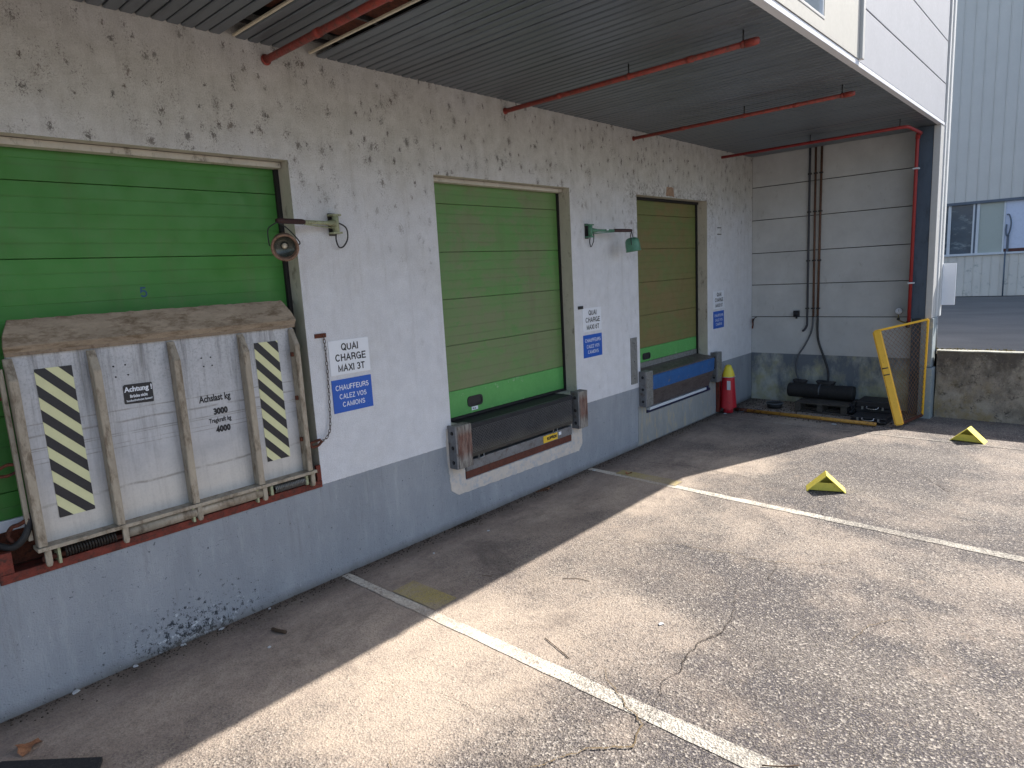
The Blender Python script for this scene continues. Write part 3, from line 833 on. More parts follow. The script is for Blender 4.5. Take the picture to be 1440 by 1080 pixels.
def wall_holes(name, xs, zs, holes, y0, y1, parent, mat, rmat):
    """wall with openings: front at y0, back at y1, reveals in rmat"""
    vs, fs, fm, idx = [], [], [], {}
    def V(x, y, z):
        k = (round(x, 4), round(y, 4), round(z, 4))
        if k not in idx:
            idx[k] = len(vs); vs.append(k)
        return idx[k]
    def solid(i, j):
        if i < 0 or j < 0 or i >= len(xs) - 1 or j >= len(zs) - 1: return False
        cx = (xs[i] + xs[i + 1]) / 2; cz = (zs[j] + zs[j + 1]) / 2
        return not any(a < cx < b and c < cz < d for a, b, c, d in holes)
    for i in range(len(xs) - 1):
        for j in range(len(zs) - 1):
            if not solid(i, j): continue
            a, b, c, d = xs[i], xs[i + 1], zs[j], zs[j + 1]
            fs.append((V(a, y0, c), V(b, y0, c), V(b, y0, d), V(a, y0, d))); fm.append(0)
            for (ni, nj, q) in ((i - 1, j, ((a, c), (a, d))), (i + 1, j, ((b, d), (b, c))), (i, j - 1, ((b, c), (a, c))), (i, j + 1, ((a, d), (b, d)))):
                if not solid(ni, nj):
                    (u, v), (u2, v2) = q
                    fs.append((V(u, y0, v), V(u2, y0, v2), V(u2, y1, v2), V(u, y1, v))); fm.append(1)
    return mk(name, vs, fs, None, parent, mats=[mat, rmat], fm=fm)

D = [(0.66, 2.98), (4.56, 6.80), (8.38, 10.60)]
TOP = 3.67
holes = [(0.66, 2.98, 0.89, TOP), (4.56, 6.80, 1.09, TOP), (4.72, 6.63, 0.47, 1.09), (8.38, 10.60, 1.09, TOP), (8.52, 10.66, 0.47, 1.09)]
xs = sorted({-8, 0.66, 2.98, 4.56, 4.72, 6.63, 6.80, 8.38, 8.52, 10.60, 10.66, 12.49})
zs = [-0.05, 0.47, 0.89, 1.09, TOP, 4.75]
wall = wall_holes("front_wall", xs, zs, holes, 0.0, 0.32, bld, M['wall'], M['reveal'])
wall["label"] = "white rendered wall with dark mould spots above and a blue grey band at its foot"
# ragged plaster edge round the openings, laid on the reveal corner
box("building_core", (-8, 0.33, -0.05), (12.9, 9, 4.78), M['dark'], bld, 0)
box("upper_storey", (-8, -2.9, 4.80), (12.7, 9, 11), M['dark'], bld, 0)
# steel lintels
box("lintel", (0.67, 0.10, 3.62), (2.97, 0.19, 3.665), M['reveal'], bld)
box("lintel", (4.57, 0.10, 3.625), (6.79, 0.19, 3.665), M['reveal'], bld)
# repair mortar round the second leveller pit
bm = bmesh.new()
def ragged(bm, poly, y, t):
    P = []
    n = len(poly)
    for i in range(n):
        a, b = Vector(poly[i]), Vector(poly[(i + 1) % n])
        m_ = max(1, int((b - a).length / 0.035))
        for k in range(m_):
            q = a.lerp(b, k / m_)
            P.append(q + Vector((random.uniform(-1, 1), random.uniform(-1, 1))) * 0.006)
    f = [bm.verts.new((p.x, y, p.y)) for p in P]
    g = [bm.verts.new((p.x, y + t, p.y)) for p in P]
    bm.faces.new(f)
    for i in range(len(f)):
        bm.faces.new((f[i], f[(i + 1) % len(f)], g[(i + 1) % len(f)], g[i]))
ragged(bm, [(4.475, 1.09), (4.465, 0.80), (4.50, 0.40), (4.60, 0.33), (6.78, 0.30), (6.87, 0.38), (6.87, 0.62), (6.64, 0.62), (6.635, 0.462), (4.715, 0.462), (4.715, 1.08)], -0.005, 0.01)
ragged(bm, [(6.635, 0.62), (6.70, 0.62), (6.70, 1.08), (6.635, 1.08)], -0.006, 0.01)
mp = from_bm("mortar_patch", bm, M['mortar'], bld)
bm = bmesh.new()
ragged(bm, [(8.30, 0.60), (8.27, 0.02), (10.86, 0.02), (10.88, 0.60), (10.67, 0.60), (10.665, 0.462), (8.515, 0.462), (8.51, 0.60)], -0.005, 0.01)
mp = from_bm("bare_concrete_patch", bm, M['stained_concrete'], bld)
bm = bmesh.new()
ragged(bm, [(9.22, 3.69), (9.47, 3.69), (9.45, 3.82), (9.25, 3.83)], -0.004, 0.008)
from_bm("bare_concrete_patch", bm, simple("raw_brown_plaster", srgb(168, 140, 118), 0.9, dirt=srgb(120, 100, 84), dirt_amt=0.4), bld)

# ---- sectional doors: panels with shallow grooves
def door(x0, x1, bottom, joints, mat, lowmat, label, extra=None):
    f = bpy.data.objects.new("sectional_door", None); COL.objects.link(f); f.parent = bld
    f["label"] = label
    zz = [TOP - 0.005] + [j for j in joints if j > bottom + 0.02] + [bottom]
    for k, (t, b) in enumerate(zip(zz, zz[1:])):
        prof = []
        g = 0.004
        prof.append((0.206, t - 0.0012)); prof.append((0.200, t - 0.004))
        z = t - 0.1
        while z > b + 0.06 and (k < len(zz) - 2 or lowmat is mat):
            prof += [(0.200, z + 0.006), (0.2011, z + 0.001), (0.2011, z - 0.001), (0.200, z - 0.006)]
            z -= 0.1
        prof.append((0.200, b + 0.004)); prof.append((0.206, b + 0.0012))
        prof += [(0.235, b + 0.0012), (0.235, t - 0.0012)]
        last = (k == len(zz) - 2)
        prism("door_panel", prof, 'x', x0 + 0.002, x1 - 0.002, lowmat if last else mat, f)
    box("door_backing", (x0, 0.236, bottom + 0.01), (x1, 0.25, TOP - 0.001), M['dark'], f, 0)
    return f
J = [3.42, 2.92, 2.42, 1.92, 1.42]
d1 = door(D[0][0] + 0.01, D[0][1] - 0.03, 1.24, J, M['door1'], M['door1'], "bright green left dock door behind the raised loading bridge")
box("door_foot_strip", (0.67, 0.19, 1.165), (2.94, 0.24, 1.24), M['sign_white'], d1)
box("door_side_seal", (2.945, 0.165, 0.95), (2.979, 0.25, 3.62), M['seal'], d1, 0.002)
caps("door_number", "5", 1.79, 2.63, 0.05, 0.075, 0.1995, simple("faint_blue_marker", srgb(40, 84, 120), 0.6), d1)
d2 = door(D[1][0] + 0.01, D[1][1] - 0.02, 1.125, J, M['door2'], M['door_low'], "dull green middle dock door with a brighter green bottom panel")
box("door_side_seal", (6.782, 0.17, 1.10), (6.799, 0.25, 3.62), M['seal'], d2, 0.002)
box("door_foot_seal", (4.57, 0.185, 1.098), (6.79, 0.245, 1.123), M['seal'], d2)
d3 = door(D[2][0] + 0.01, D[2][1] - 0.03, 1.20, J, M['door3'], M['door_low'], "olive yellow soiled dock door nearest the corner")
box("door_side_seal", (10.572, 0.17, 1.10), (10.599, 0.25, 3.64), M['seal'], d3, 0.002)
box("door_foot_strip", (8.39, 0.19, 1.118), (10.57, 0.24, 1.198), M['galv'], d3)
box("door_head_seal", (8.39, 0.15, 3.63), (10.59, 0.21, 3.668), M['seal'], d3)

def handle_box(x0, z0, w, h, parent):
    """recessed black pull box with rounded ends"""
    out = []
    r = h * 0.35
    for cx, cz, a0 in ((x0 + w - r, z0 + h - r, 0), (x0 + r, z0 + h - r, 90), (x0 + r, z0 + r, 180), (x0 + w - r, z0 + r, 270)):
        for k in range(5):
            a = R(a0 + k * 22.5)
            out.append((cx + r * math.cos(a), cz + r * math.sin(a)))
    bm = bmesh.new()
    cx, cz = x0 + w / 2, z0 + h / 2
    ringo = [bm.verts.new((u, 0.190, v)) for u, v in out]
    ringb = [bm.verts.new((u, 0.202, v)) for u, v in out]
    ringi = [bm.verts.new((cx + (u - cx) * 0.82, 0.190, cz + (v - cz) * 0.72)) for u, v in out]
    ringd = [bm.verts.new((cx + (u - cx) * 0.80, 0.1985, cz + (v - cz) * 0.70)) for u, v in out]
    n = len(out)
    for i in range(n):
        j = (i + 1) % n
        bm.faces.new((ringb[i], ringb[j], ringo[j], ringo[i]))
        bm.faces.new((ringo[i], ringo[j], ringi[j], ringi[i]))
        bm.faces.new((ringi[i], ringi[j], ringd[j], ringd[i]))
    bm.faces.new(ringd)
    o = from_bm("pull_handle", bm, M['black_plastic'], parent)
    return o
handle_box(5.01, 1.20, 0.24, 0.12, d2)
handle_box(8.78, 1.235, 0.23, 0.10, d3)
box("door_sticker", (5.07, 0.1975, 1.155), (5.17, 0.1995, 1.195), M['sign_white'], d2, 0)
text("lettering", "K6", 5.085, 1.165, 0.05, 0.02, 0.1973, M['ink_black'], d2)

# ---- canopy: underside of separate slats, with three missing ones
soffit = box("canopy_soffit_backing", (-8, -2.98, 4.74), (12.4, -0.001, 4.76), M['dark'], bld, 0)
soffit["label"] = "underside of the canopy made of narrow dark grey metal slats"
def slat_mesh():
    w, h, L = 0.086, 0.018, 2.965
    prof = [(-w / 2, h), (-w / 2, 0.006), (-w / 2 + 0.009, 0), (w / 2 - 0.009, 0), (w / 2, 0.006), (w / 2, h)]
    vs = [(u, -L, v) for u, v in prof] + [(u, 0, v) for u, v in prof]
    n = len(prof)
    fs = [(i, i + 1, n + i + 1, n + i) for i in range(n - 1)]
    me = bpy.data.meshes.new("ceiling_slat")
    me.from_pydata(vs, [], fs)
    me.materials.append(M['slat'])
    me.update()
    return me
sm = slat_mesh()
x = -2.41
i = 0
while x < 12.42:
    if not (2.56 < x < 2.62 or 3.05 < x < 3.31):
        o = bpy.data.objects.new("ceiling_slat", sm)
        COL.objects.link(o)
        o.parent = soffit
        o.location = (x, -0.003, 4.532 + random.uniform(-0.0015, 0.0015))
        o.rotation_euler = (random.uniform(-0.0003, 0.0003), random.uniform(-0.012, 0.012), 0)
    x += 0.1
    i += 1
for yy in (-0.25, -0.85, -1.45, -2.05, -2.7):
    bm = bmesh.new()
    bbox(bm, (-2.5, yy - 0.014, 4.552), (12.4, yy + 0.014, 4.585))
    from_bm("carrier_rail", bm, M['dark_metal'], soffit)
for xa, w in ((2.625, 0.020), (3.11, 0.030), (3.27, 0.022)):
    box("cream_channel", (xa - w / 2, -2.95, 4.535), (xa + w / 2, -0.02, 4.551), M['cream'], soffit, 0.002)
for xa, xb, ya, yb in ((2.54, 2.65, -2.9, -0.55), (3.04, 3.34, -1.25, -0.40), (3.04, 3.34, -2.9, -1.45)):
    box("rusty_sheet", (xa, ya, 4.590), (xb, yb, 4.602), M['rust'], soffit, 0)

# ---- fascia
y0 = -3.03
box("edge_flashing", (-8, y0 - 0.012, 4.528), (7.66, -2.97, 4.580), M['flashing'], bld)
box("edge_flashing", (7.662, y0 - 0.006, 4.530), (12.32, -2.97, 4.572), M['flashing'], bld)
wh = wall_holes("cream_fascia", [-8, 4.30, 6.53, 7.62], [4.585, 4.70, 5.9, 9.5], [(4.30, 6.53, 4.70, 5.9)], y0 - 0.02, y0 + 0.13, bld, M['fascia_cream'], M['fascia_cream'])
win = bpy.data.objects.new("window", None); COL.objects.link(win); win.parent = bld
box("window_pane", (4.33, y0 + 0.0, 4.725), (6.505, y0 + 0.01, 5.88), M['glass'], win, 0)
box("window_frame", (4.30, y0 - 0.024, 4.701), (6.53, y0 + 0.03, 4.725), M['trim'], win)
box("window_frame", (6.505, y0 - 0.015, 4.726), (6.529, y0 + 0.03, 5.899), M['frame_white'], win)
box("vertical_trim", (7.625, y0 - 0.05, 4.585), (7.70, y0 + 0.12, 9.5), M['trim'], bld, 0.006)
zz = [4.58, 5.125, 5.725, 6.325, 6.925, 7.525, 8.125]
for a, b in zip(zz, zz[1:]):
    box("fascia_panel", (7.706, y0, a + 0.003), (12.30, y0 + 0.1, b - 0.012), M['fascia_grey'], bld, 0.005)
box("fascia_backing", (7.70, y0 + 0.03, 4.58), (12.31, y0 + 0.12, 9.5), M['dark'], bld, 0)

# ---- end wall
ew = box("end_wall", (12.53, -2.75, -0.05), (12.70, 0.33, 4.78), M['dark'], bld, 0)
ew["label"] = "grey panelled concrete end wall with a dark stained band at its foot"
ez = [-0.03, 0.99, 1.595, 2.195, 2.785, 3.39, 3.985, 4.70]
for a, b in zip(ez[0:], ez[1:]):
    if a == -0.03:
        b = 1.595
    if a == 0.99:
        continue
    box("wall_panel", (12.49, -2.75, a + 0.006), (12.64, -0.001, b - 0.006), M['endwall'], ew, 0.006)
# corner column, pilaster and trims
box("steel_column", (12.13, -2.935, 1.60), (12.30, -2.70, 4.53), M['column'], bld, 0.004)
box("steel_column", (12.30, -2.90, 0.0), (12.60, -2.72, 4.53), M['column'], bld, 0.002)
pil = box("corner_pilaster", (12.12, -3.028, 1.605), (12.40, -2.937, 4.527), M['trim'], bld, 0.006)
box("corner_trim", (12.402, -3.045, 1.60), (12.50, -2.94, 9.5), M['trim_white'], bld, 0.006)
box("corner_trim", (12.503, -3.025, 1.60), (12.62, -2.92, 9.5), M['trim'], bld, 0.006)
box("corner_trim", (12.623, -3.05, 1.60), (12.75, -2.9, 9.5), M['trim_white'], bld, 0.006)
box("side_wall", (12.64, -2.9, -0.05), (12.74, 9, 9.5), M['fascia_grey'], bld, 0)
box("concrete_post", (12.15, -3.05, 0.82), (12.42, -2.88, 1.60), M['post_conc'], bld, 0.012)
box("concrete_plinth", (12.06, -3.085, -0.02), (12.36, -2.90, 0.815), M['post_conc'], bld, 0.02)
tube("corner_drain_pipe", [(12.44, -3.04, 1.62), (12.44, -3.045, 1.0)], 0.022, M['galv'], bld)

# small white board fixed to the outer corner
wb = empty("wall_board", label="small blank white board sticking out from the building corner", cat="board")
box("board_face", (12.70, -3.235, 1.775), (12.725, -3.052, 2.44), M['sign_white'], wb)
box("board_bracket", (12.705, -3.055, 2.30), (12.72, -3.03, 2.34), M['galv'], wb, 0)
box("board_bracket", (12.705, -3.055, 1.86), (12.72, -3.03, 1.90), M['galv'], wb, 0)

# ------------------------------------------------------------------ low old concrete wall
def rough_box(name, a, b, nx, ny, nz, amp, mat, parent=None):
    bm = bmesh.new()
    bmesh.ops.create_cube(bm, size=1)
    bmesh.ops.subdivide_edges(bm, edges=list(bm.edges), cuts=1)
    bm.free()
    vs, fs = [], []
    def face(f, nu, nv):
        base = len(vs)
        for i in range(nu + 1):
            for j in range(nv + 1):
                p = Vector(f(i / nu, j / nv))
                d = noise.noise_vector(p * 3.0) * amp + noise.noise_vector(p * 11.0) * amp * 0.4
                vs.append(p + d)
        for i in range(nu):
            for j in range(nv):
                q = base + i * (nv + 1) + j
                fs.append((q, q + 1, q + nv + 2, q + nv + 1))
    ax, ay, az = a; bx, by, bz = b
    face(lambda u, v: (ax, ay + (by - ay) * u, az + (bz - az) * v), ny, nz)
    face(lambda u, v: (ax + (bx - ax) * u, ay + (by - ay) * v, bz), nx, ny)
    face(lambda u, v: (ax + (bx - ax) * u, by, az + (bz - az) * v), nx, nz)
    face(lambda u, v: (ax + (bx - ax) * u, ay, az + (bz - az) * v), nx, nz)
    return mk(name, vs, fs, mat, parent, smooth=True)
lw = empty("retaining_wall", label="low dark mossy concrete wall running right from the building corner", cat="wall")
rough_box("wall_body", (12.25, -14, -0.05), (12.46, -3.10, 1.075), 3, 160, 18, 0.012, M['oldwall'], lw)
rough_box("wall_top_edge", (12.235, -14, 1.072), (12.40, -3.10, 1.088), 3, 160, 2, 0.006, M['coping'], lw)

# moss and thin grass along the top of the wall
vs, fs = [], []
for k in range(9000):
    px = random.gauss(12.58, 0.09); py = random.uniform(-9, -3.05)
    h = random.uniform(0.005, 0.022) * (1.2 if random.random() < 0.15 else 0.8)
    w = random.uniform(0.006, 0.018); a = random.uniform(0, math.pi)
    dx, dy = math.cos(a) * w, math.sin(a) * w
    lx, ly = random.uniform(-0.02, 0.02), random.uniform(-0.02, 0.02)
    n = len(vs)
    bz = 1.002 if px > 12.47 else 1.085
    vs += [(px - dx, py - dy, bz), (px + dx, py + dy, bz), (px + lx, py + ly, bz + h * 1.6)]
    fs.append((n, n + 1, n + 2))
tag(mk("moss_strip", vs, fs, M['moss']), kind='stuff', label="yellow green moss and thin grass along the top of the low wall", cat="moss")

# ------------------------------------------------------------------ far warehouse on the upper yard
fw = empty("far_warehouse", label="tall pale blue ribbed metal warehouse beyond the low wall", cat="building")
X = 28.0
box("warehouse_body", (X + 0.06, -26, 0.98), (X + 14, 14, 15.2), M['clad_trim'], fw, 0)  # height above the view raised so its shadow covers the upper yard
def rib_panel(ya, yb, za, zb, mat, name="cladding_panel"):
    w = yb - ya
    prof = [(ya - 0.004, X + 0.01), (ya + 0.004, X), (yb - 0.04, X), (yb - 0.030, X - 0.012), (yb - 0.014, X - 0.012), (yb - 0.004, X + 0.01)]
    vs = [(xx, yy, za) for yy, xx in prof] + [(xx, yy, zb) for yy, xx in prof]
    n = len(prof)
    fs = [(i, n + i, n + i + 1, i + 1) for i in range(n - 1)]
    return vs, fs
def clad(ya, yb, pitch, za, zb, mat):
    vs, fs = [], []
    y = yb
    while y > ya:
        v, f = rib_panel(y - pitch, y, za, zb, mat)
        if -6.5 < y < 1.2:
            mk("cladding_panel", v, f, mat, fw)
        else:
            n = len(vs); vs += v; fs += [tuple(i + n for i in q) for q in f]
        y -= pitch
    tag(mk("cladding_panel", vs, fs, mat, fw), kind='stuff')
clad(-26, 14, 0.316, 4.26, 15.2, M['clad'])
clad(-26, 14, 0.25, 1.02, 2.42, M['clad_low'])
box("drip_trim", (X - 0.10, -26, 4.165), (X + 0.05, 14, 4.255), M['clad_trim'], fw)
box("base_trim", (X - 0.02, -26, 0.98), (X + 0.05, 14, 1.015), M['dark'], fw, 0)
box("sill_board", (X - 0.08, -2.44, 2.425), (X + 0.05, 14, 2.50), M['frame_white'], fw)
box("sill_board", (X - 0.06, -26, 2.425), (X + 0.05, -2.442, 2.49), M['frame_white'], fw)
wnd = bpy.data.objects.new("window_band", None); COL.objects.link(wnd); wnd.parent = fw
def pane(ya, yb, mat, za=2.50, zb=4.165):
    box("window_pane", (X + 0.012, ya, za), (X + 0.03, yb, zb), mat, wnd, 0)
def post(ya, yb, mat=M['frame_white']):
    box("window_frame", (X - 0.03, ya, 2.50), (X + 0.04, yb, 4.163), mat, wnd)
pane(-0.70, 0.4, M['pane_dark']); post(-0.79, -0.70)
pane(-1.42, -0.79, M['pane_dark']); post(-1.47, -1.42); post(-1.61, -1.53)
box("window_frame", (X - 0.01, -1.53, 2.5), (X + 0.03, -1.47, 4.163), M['clad_trim'], wnd, 0)
pane(-2.28, -1.61, M['pane_frost']); post(-2.33, -2.28)
pane(-9.0, -2.33, M['pane_pale'], 2.60)
box("window_frame", (X + 0.0, -9.0, 2.50), (X + 0.03, -2.33, 2.60), M['sill_brown'], wnd, 0)
yy = 0.4
while yy < 13:
    post(yy, yy + 0.08); pane(yy + 0.08, yy + 0.9, M['pane_dark']); yy += 0.9
yy = -9.0
while yy > -25:
    post(yy - 0.08, yy); pane(yy - 1.2, yy - 0.08, M['pane_pale']); yy -= 1.2
dp = tube("downpipe", [(X - 0.08, -2.39, 2.50), (X - 0.08, -2.395, 1.02)], 0.022, M['clad_trim'], fw)
box("drain_board", (X - 0.05, -2.47, 2.50), (X - 0.035, -2.40, 3.05), M['clad_trim'], fw)
tube("bent_cable_loop", smooth_path([(X - 0.05, -2.37, 3.72), (X - 0.06, -2.44, 3.70), (X - 0.08, -2.50, 3.45), (X - 0.06, -2.47, 3.15), (X - 0.05, -2.40, 3.02), (X - 0.05, -2.37, 3.2), (X - 0.05, -2.38, 3.4)], 5), 0.022, M['clad_trim'], fw, 8)

# ------------------------------------------------------------------ raised loading bridge on the left dock
br = empty("loading_bridge", label="raised ribbed aluminium loading bridge with black and cream stripes before the left door", cat="loading bridge")
PX0, PX1 = 0.90, 2.87
box("bridge_plate", (PX0, 0.02, 1.07), (PX1, 0.045, 2.345), M['plate'], br, 0.003)
# lip: bent over at the top, narrowing
bm = bmesh.new()
def quadstrip(bm, rows, thick=(0, 0.02, 0)):
    for f in (0, 1):
        pass
rowsA = [[(PX0 - 0.005, -0.005, 2.325), (PX1 + 0.005, -0.005, 2.325)], [(PX0 - 0.012, -0.035, 2.375), (PX1 + 0.01, -0.035, 2.375)],
         [(PX0 + 0.0, -0.01, 2.44), (PX1 - 0.012, -0.01, 2.44)], [(PX0 + 0.045, 0.03, 2.54), (PX1 - 0.07, 0.03, 2.54)]]
N = 60
fr, bk = [], []
for r_i, row in enumerate(rowsA):
    a, b = Vector(row[0]), Vector(row[1])
    rf, rb = [], []
    for k in range(N + 1):
        p = a.lerp(b, k / N)
        if r_i == 3: p.z += random.uniform(-0.004, 0.003)
        rf.append(bm.verts.new(p)); rb.append(bm.verts.new(p + Vector((0, 0.022, 0))))
    fr.append(rf); bk.append(rb)
for i in range(3):
    for k in range(N):
        bm.faces.new((fr[i][k], fr[i][k + 1], fr[i + 1][k + 1], fr[i + 1][k]))
        bm.faces.new((bk[i][k], bk[i + 1][k], bk[i + 1][k + 1], bk[i][k + 1]))
    bm.faces.new((fr[i][0], fr[i + 1][0], bk[i + 1][0], bk[i][0]))
    bm.faces.new((fr[i][N], bk[i][N], bk[i + 1][N], fr[i + 1][N]))
for k in range(N):
    bm.faces.new((fr[3][k], fr[3][k + 1], bk[3][k + 1], bk[3][k]))
    bm.faces.new((fr[0][k], bk[0][k], bk[0][k + 1], fr[0][k + 1]))
lip = from_bm("bridge_lip", bm, M['lip_dirty'], br)
lip["label"] = "dirty mossy tapered lip along the top of the bridge"
box("lip_bend", (PX0 - 0.006, -0.012, 2.312), (PX1 + 0.006, 0.019, 2.335), M['lip_edge'], br, 0.004)
# ribs with chamfered heads
for xr, w, top in ((0.905, 0.05, 2.30), (1.365, 0.05, 2.30), (1.88, 0.05, 2.30), (2.405, 0.05, 2.30), (2.845, 0.045, 2.30)):
    prof = [(0.019, 1.075), (-0.072, 1.075), (-0.072, 2.165), (0.0, top), (0.019, top)]
    bm = bmesh.new()
    A = [bm.verts.new((xr - w / 2, y, z)) for y, z in prof]
    B = [bm.verts.new((xr + w / 2, y, z)) for y, z in prof]
    bm.faces.new(A); bm.faces.new(list(reversed(B)))
    for i in range(5):
        bm.faces.new((A[i], B[i], B[(i + 1) % 5], A[(i + 1) % 5]))
    bmesh.ops.recalc_face_normals(bm, faces=bm.faces)
    bmesh.ops.bevel(bm, geom=list(bm.edges), offset=0.004, segments=2, affect='EDGES')
    from_bm("rib", bm, M['rib_al'], br)
    # foot tab below the bottom angle
    prism("hinge_tab", [(xr + 0.0, 1.046), (xr + 0.038, 1.046), (xr + 0.038, 0.955), (xr + 0.030, 0.935), (xr + 0.006, 0.935), (xr, 0.95)], 'y', -0.068, -0.042, M['rib_al'], br, 0.003)
box("bottom_angle", (PX0 - 0.03, -0.082, 1.047), (PX1 + 0.03, 0.045, 1.073), M['rib_al'], br, 0.003)
tube("torsion_tube", [(1.40, -0.02, 1.0), (2.42, -0.02, 1.0)], 0.042, M['rib_al'], br, 16)
tube("hinge_bar", [(0.90, 0.0, 0.975), (2.90, 0.0, 0.975)], 0.018, M['steel_brown'], br, 12)
for xa in (1.86, 2.37, 2.93 - 0.06, 0.99):
    box("hinge_knuckle", (xa - 0.012, -0.05, 0.93), (xa + 0.006, 0.06, 1.04), M['lamp_cream'], br, 0.004)
def spring(x0, x1, mat):
    pts = []
    turns = 18
    for k in range(turns * 10 + 1):
        a = 2 * math.pi * k / 10
        pts.append((x0 + (x1 - x0) * k / (turns * 10), -0.02 + 0.032 * math.cos(a), 0.995 + 0.032 * math.sin(a)))
    return tube("coil_spring", pts, 0.0075, mat, br, 6)
spring(2.52, 2.80, M['spring'])
spring(1.02, 1.33, M['spring_dark'])
for xa in (2.49, 2.815):
    box("spring_bracket", (xa - 0.012, -0.05, 0.955), (xa + 0.012, 0.02, 1.035), M['lamp_cream'], br, 0.003)
# left side rails seen edge on, with rusty hooks
box("side_rail", (0.845, -0.01, 1.12), (0.872, 0.03, 2.24), M['rib_al'], br, 0.004)
for zc in (2.10, 1.62):
    tube("rusty_hook", smooth_path([(0.87, 0.03, zc), (0.82, 0.05, zc + 0.01), (0.77, 0.07, zc - 0.015), (0.75, 0.08, zc - 0.05), (0.80, 0.05, zc - 0.06), (0.86, 0.03, zc - 0.04)], 4), 0.011, M['rust'], br, 6)
tube("rusty_hook", smooth_path([(0.87, 0.0, 1.27), (0.82, 0.02, 1.24), (0.78, 0.06, 1.22), (0.76, 0.08, 1.16), (0.79, 0.05, 1.10)], 4), 0.014, M['rust'], br, 6)
# rusty fixings on the right rib
for zc in (2.09, 1.72, 1.36):
    box("rusty_bolt_plate", (2.800, -0.045, zc - 0.018), (2.822, -0.02, zc + 0.018), M['rust'], br, 0.004)
for px, pz in ((1.49, 2.17), (1.565, 2.172), (1.495, 2.095), (1.575, 2.10), (2.09, 2.15), (2.16, 2.148), (2.10, 2.085), (2.165, 2.085)):
    tube("drilled_hole", [(px, 0.021, pz), (px, 0.0175, pz)], 0.006, M['ink_black'], br, 8)
# warning stripes: cream backing with slanted black bars clipped to it
def stripes(x0, x1, z0, z1, phase):
    y = 0.0175
    back = mk("warning_panel", [(x0, y, z0), (x1, y, z0), (x1, y, z1), (x0, y, z1), (x0, y + 0.002, z0), (x1, y + 0.002, z0), (x1, y + 0.002, z1), (x0, y + 0.002, z1)],
              [(0, 1, 2, 3), (4, 7, 6, 5), (0, 4, 5, 1), (2, 6, 7, 3), (0, 3, 7, 4), (1, 5, 6, 2)], M['stripe_cream'], br)
    per = 0.163; th = 0.082; drop = (x1 - x0) * 1.08
    z = z1 + drop + phase
    while z > z0 - per:
        poly = [(x0, z), (x1, z - drop), (x1, z - drop - th), (x0, z - th)]
        def clip(P, zc, keep_below):
            out = []
            for i in range(len(P)):
                a, b = P[i], P[(i + 1) % len(P)]
                ia = (a[1] <= zc) if keep_below else (a[1] >= zc)
                ib = (b[1] <= zc) if keep_below else (b[1] >= zc)
                if ia: out.append(a)
                if ia != ib:
                    t = (zc - a[1]) / (b[1] - a[1])
                    out.append((a[0] + (b[0] - a[0]) * t, zc))
            return out
        P = clip(poly, z1, True)
        if P: P = clip(P, z0, False)
        if len(P) >= 3:
            n = len(P)
            vs = [(u, y - 0.002, v) for u, v in P] + [(u, y - 0.0002, v) for u, v in P]
            fs = [tuple(range(n))] + [(i, n + i, n + (i + 1) % n, (i + 1) % n) for i in range(n)]
            mk("stripe", vs, fs, M['stripe_black'], back)
        z -= per
stripes(1.035, 1.245, 1.215, 2.215, 0.0)
stripes(2.515, 2.72, 1.225, 2.215, -0.02)
nt = prism("notice_plate", [(1.525, 1.90), (1.53, 1.895), (1.71, 1.885), (1.717, 1.89), (1.72, 2.02), (1.714, 2.028), (1.54, 2.032), (1.528, 2.022)], 'y', 0.016, 0.019, M['ink_black'], br)
text("lettering", "Achtung !", 1.532, 1.966, 0.183, 0.050, 0.0158, M['ink_white'], nt, 0.03)
text("lettering", "Brücke nicht", 1.565, 1.935, 0.115, 0.022, 0.0158, M['ink_white'], nt, 0.03)
text("lettering", "hochschwingen lassen!", 1.540, 1.903, 0.168, 0.020, 0.0158, M['ink_white'], nt, 0.02)
for s, x0_, z0_, w, h, bo in (("Achslast kg", 2.03, 1.795, 0.245, 0.066, 0.02), ("3000", 2.125, 1.700, 0.115, 0.052, 0.03),
                              ("Tragkraft kg", 2.085, 1.632, 0.175, 0.042, 0.02), ("4000", 2.13, 1.558, 0.115, 0.052, 0.03)):
    if s.isdigit():
        caps("stencil_lettering", s, x0_, z0_, w, h, 0.0195, M['ink_black'], br, 0.24)
    else:
        text("stencil_lettering", s, x0_, z0_ - 0.004, w, h + 0.006, 0.0195, M['ink_black'], br, 0.032, 0.001)
# red oxide hinge rail set in the wall edge
box("hinge_rail", (0.665, 0.01, 0.895), (2.975, 0.20, 0.925), M['red_rail'], br, 0.002)
box("hinge_rail", (0.665, -0.012, 0.885), (2.978, 0.009, 0.945), M['red_rail'], br, 0.003)
box("rail_end_plate", (2.935, -0.01, 0.947), (2.978, 0.02, 1.085), M['red_rail'], br, 0.003)
box("rail_end_plate", (0.665, -0.01, 0.947), (0.745, 0.02, 1.085), M['red_rail'], br, 0.003)
box("pit_lining", (0.67, 0.20, 0.93), (2.97, 0.22, 1.16), M['rust'], br, 0)
tube("hydraulic_hose", smooth_path([(0.68, 0.10, 1.13), (0.76, 0.03, 1.10), (0.82, -0.01, 1.15), (0.86, 0.0, 1.22), (0.88, 0.02, 1.3)], 5), 0.022, M['rubber'], br, 8)

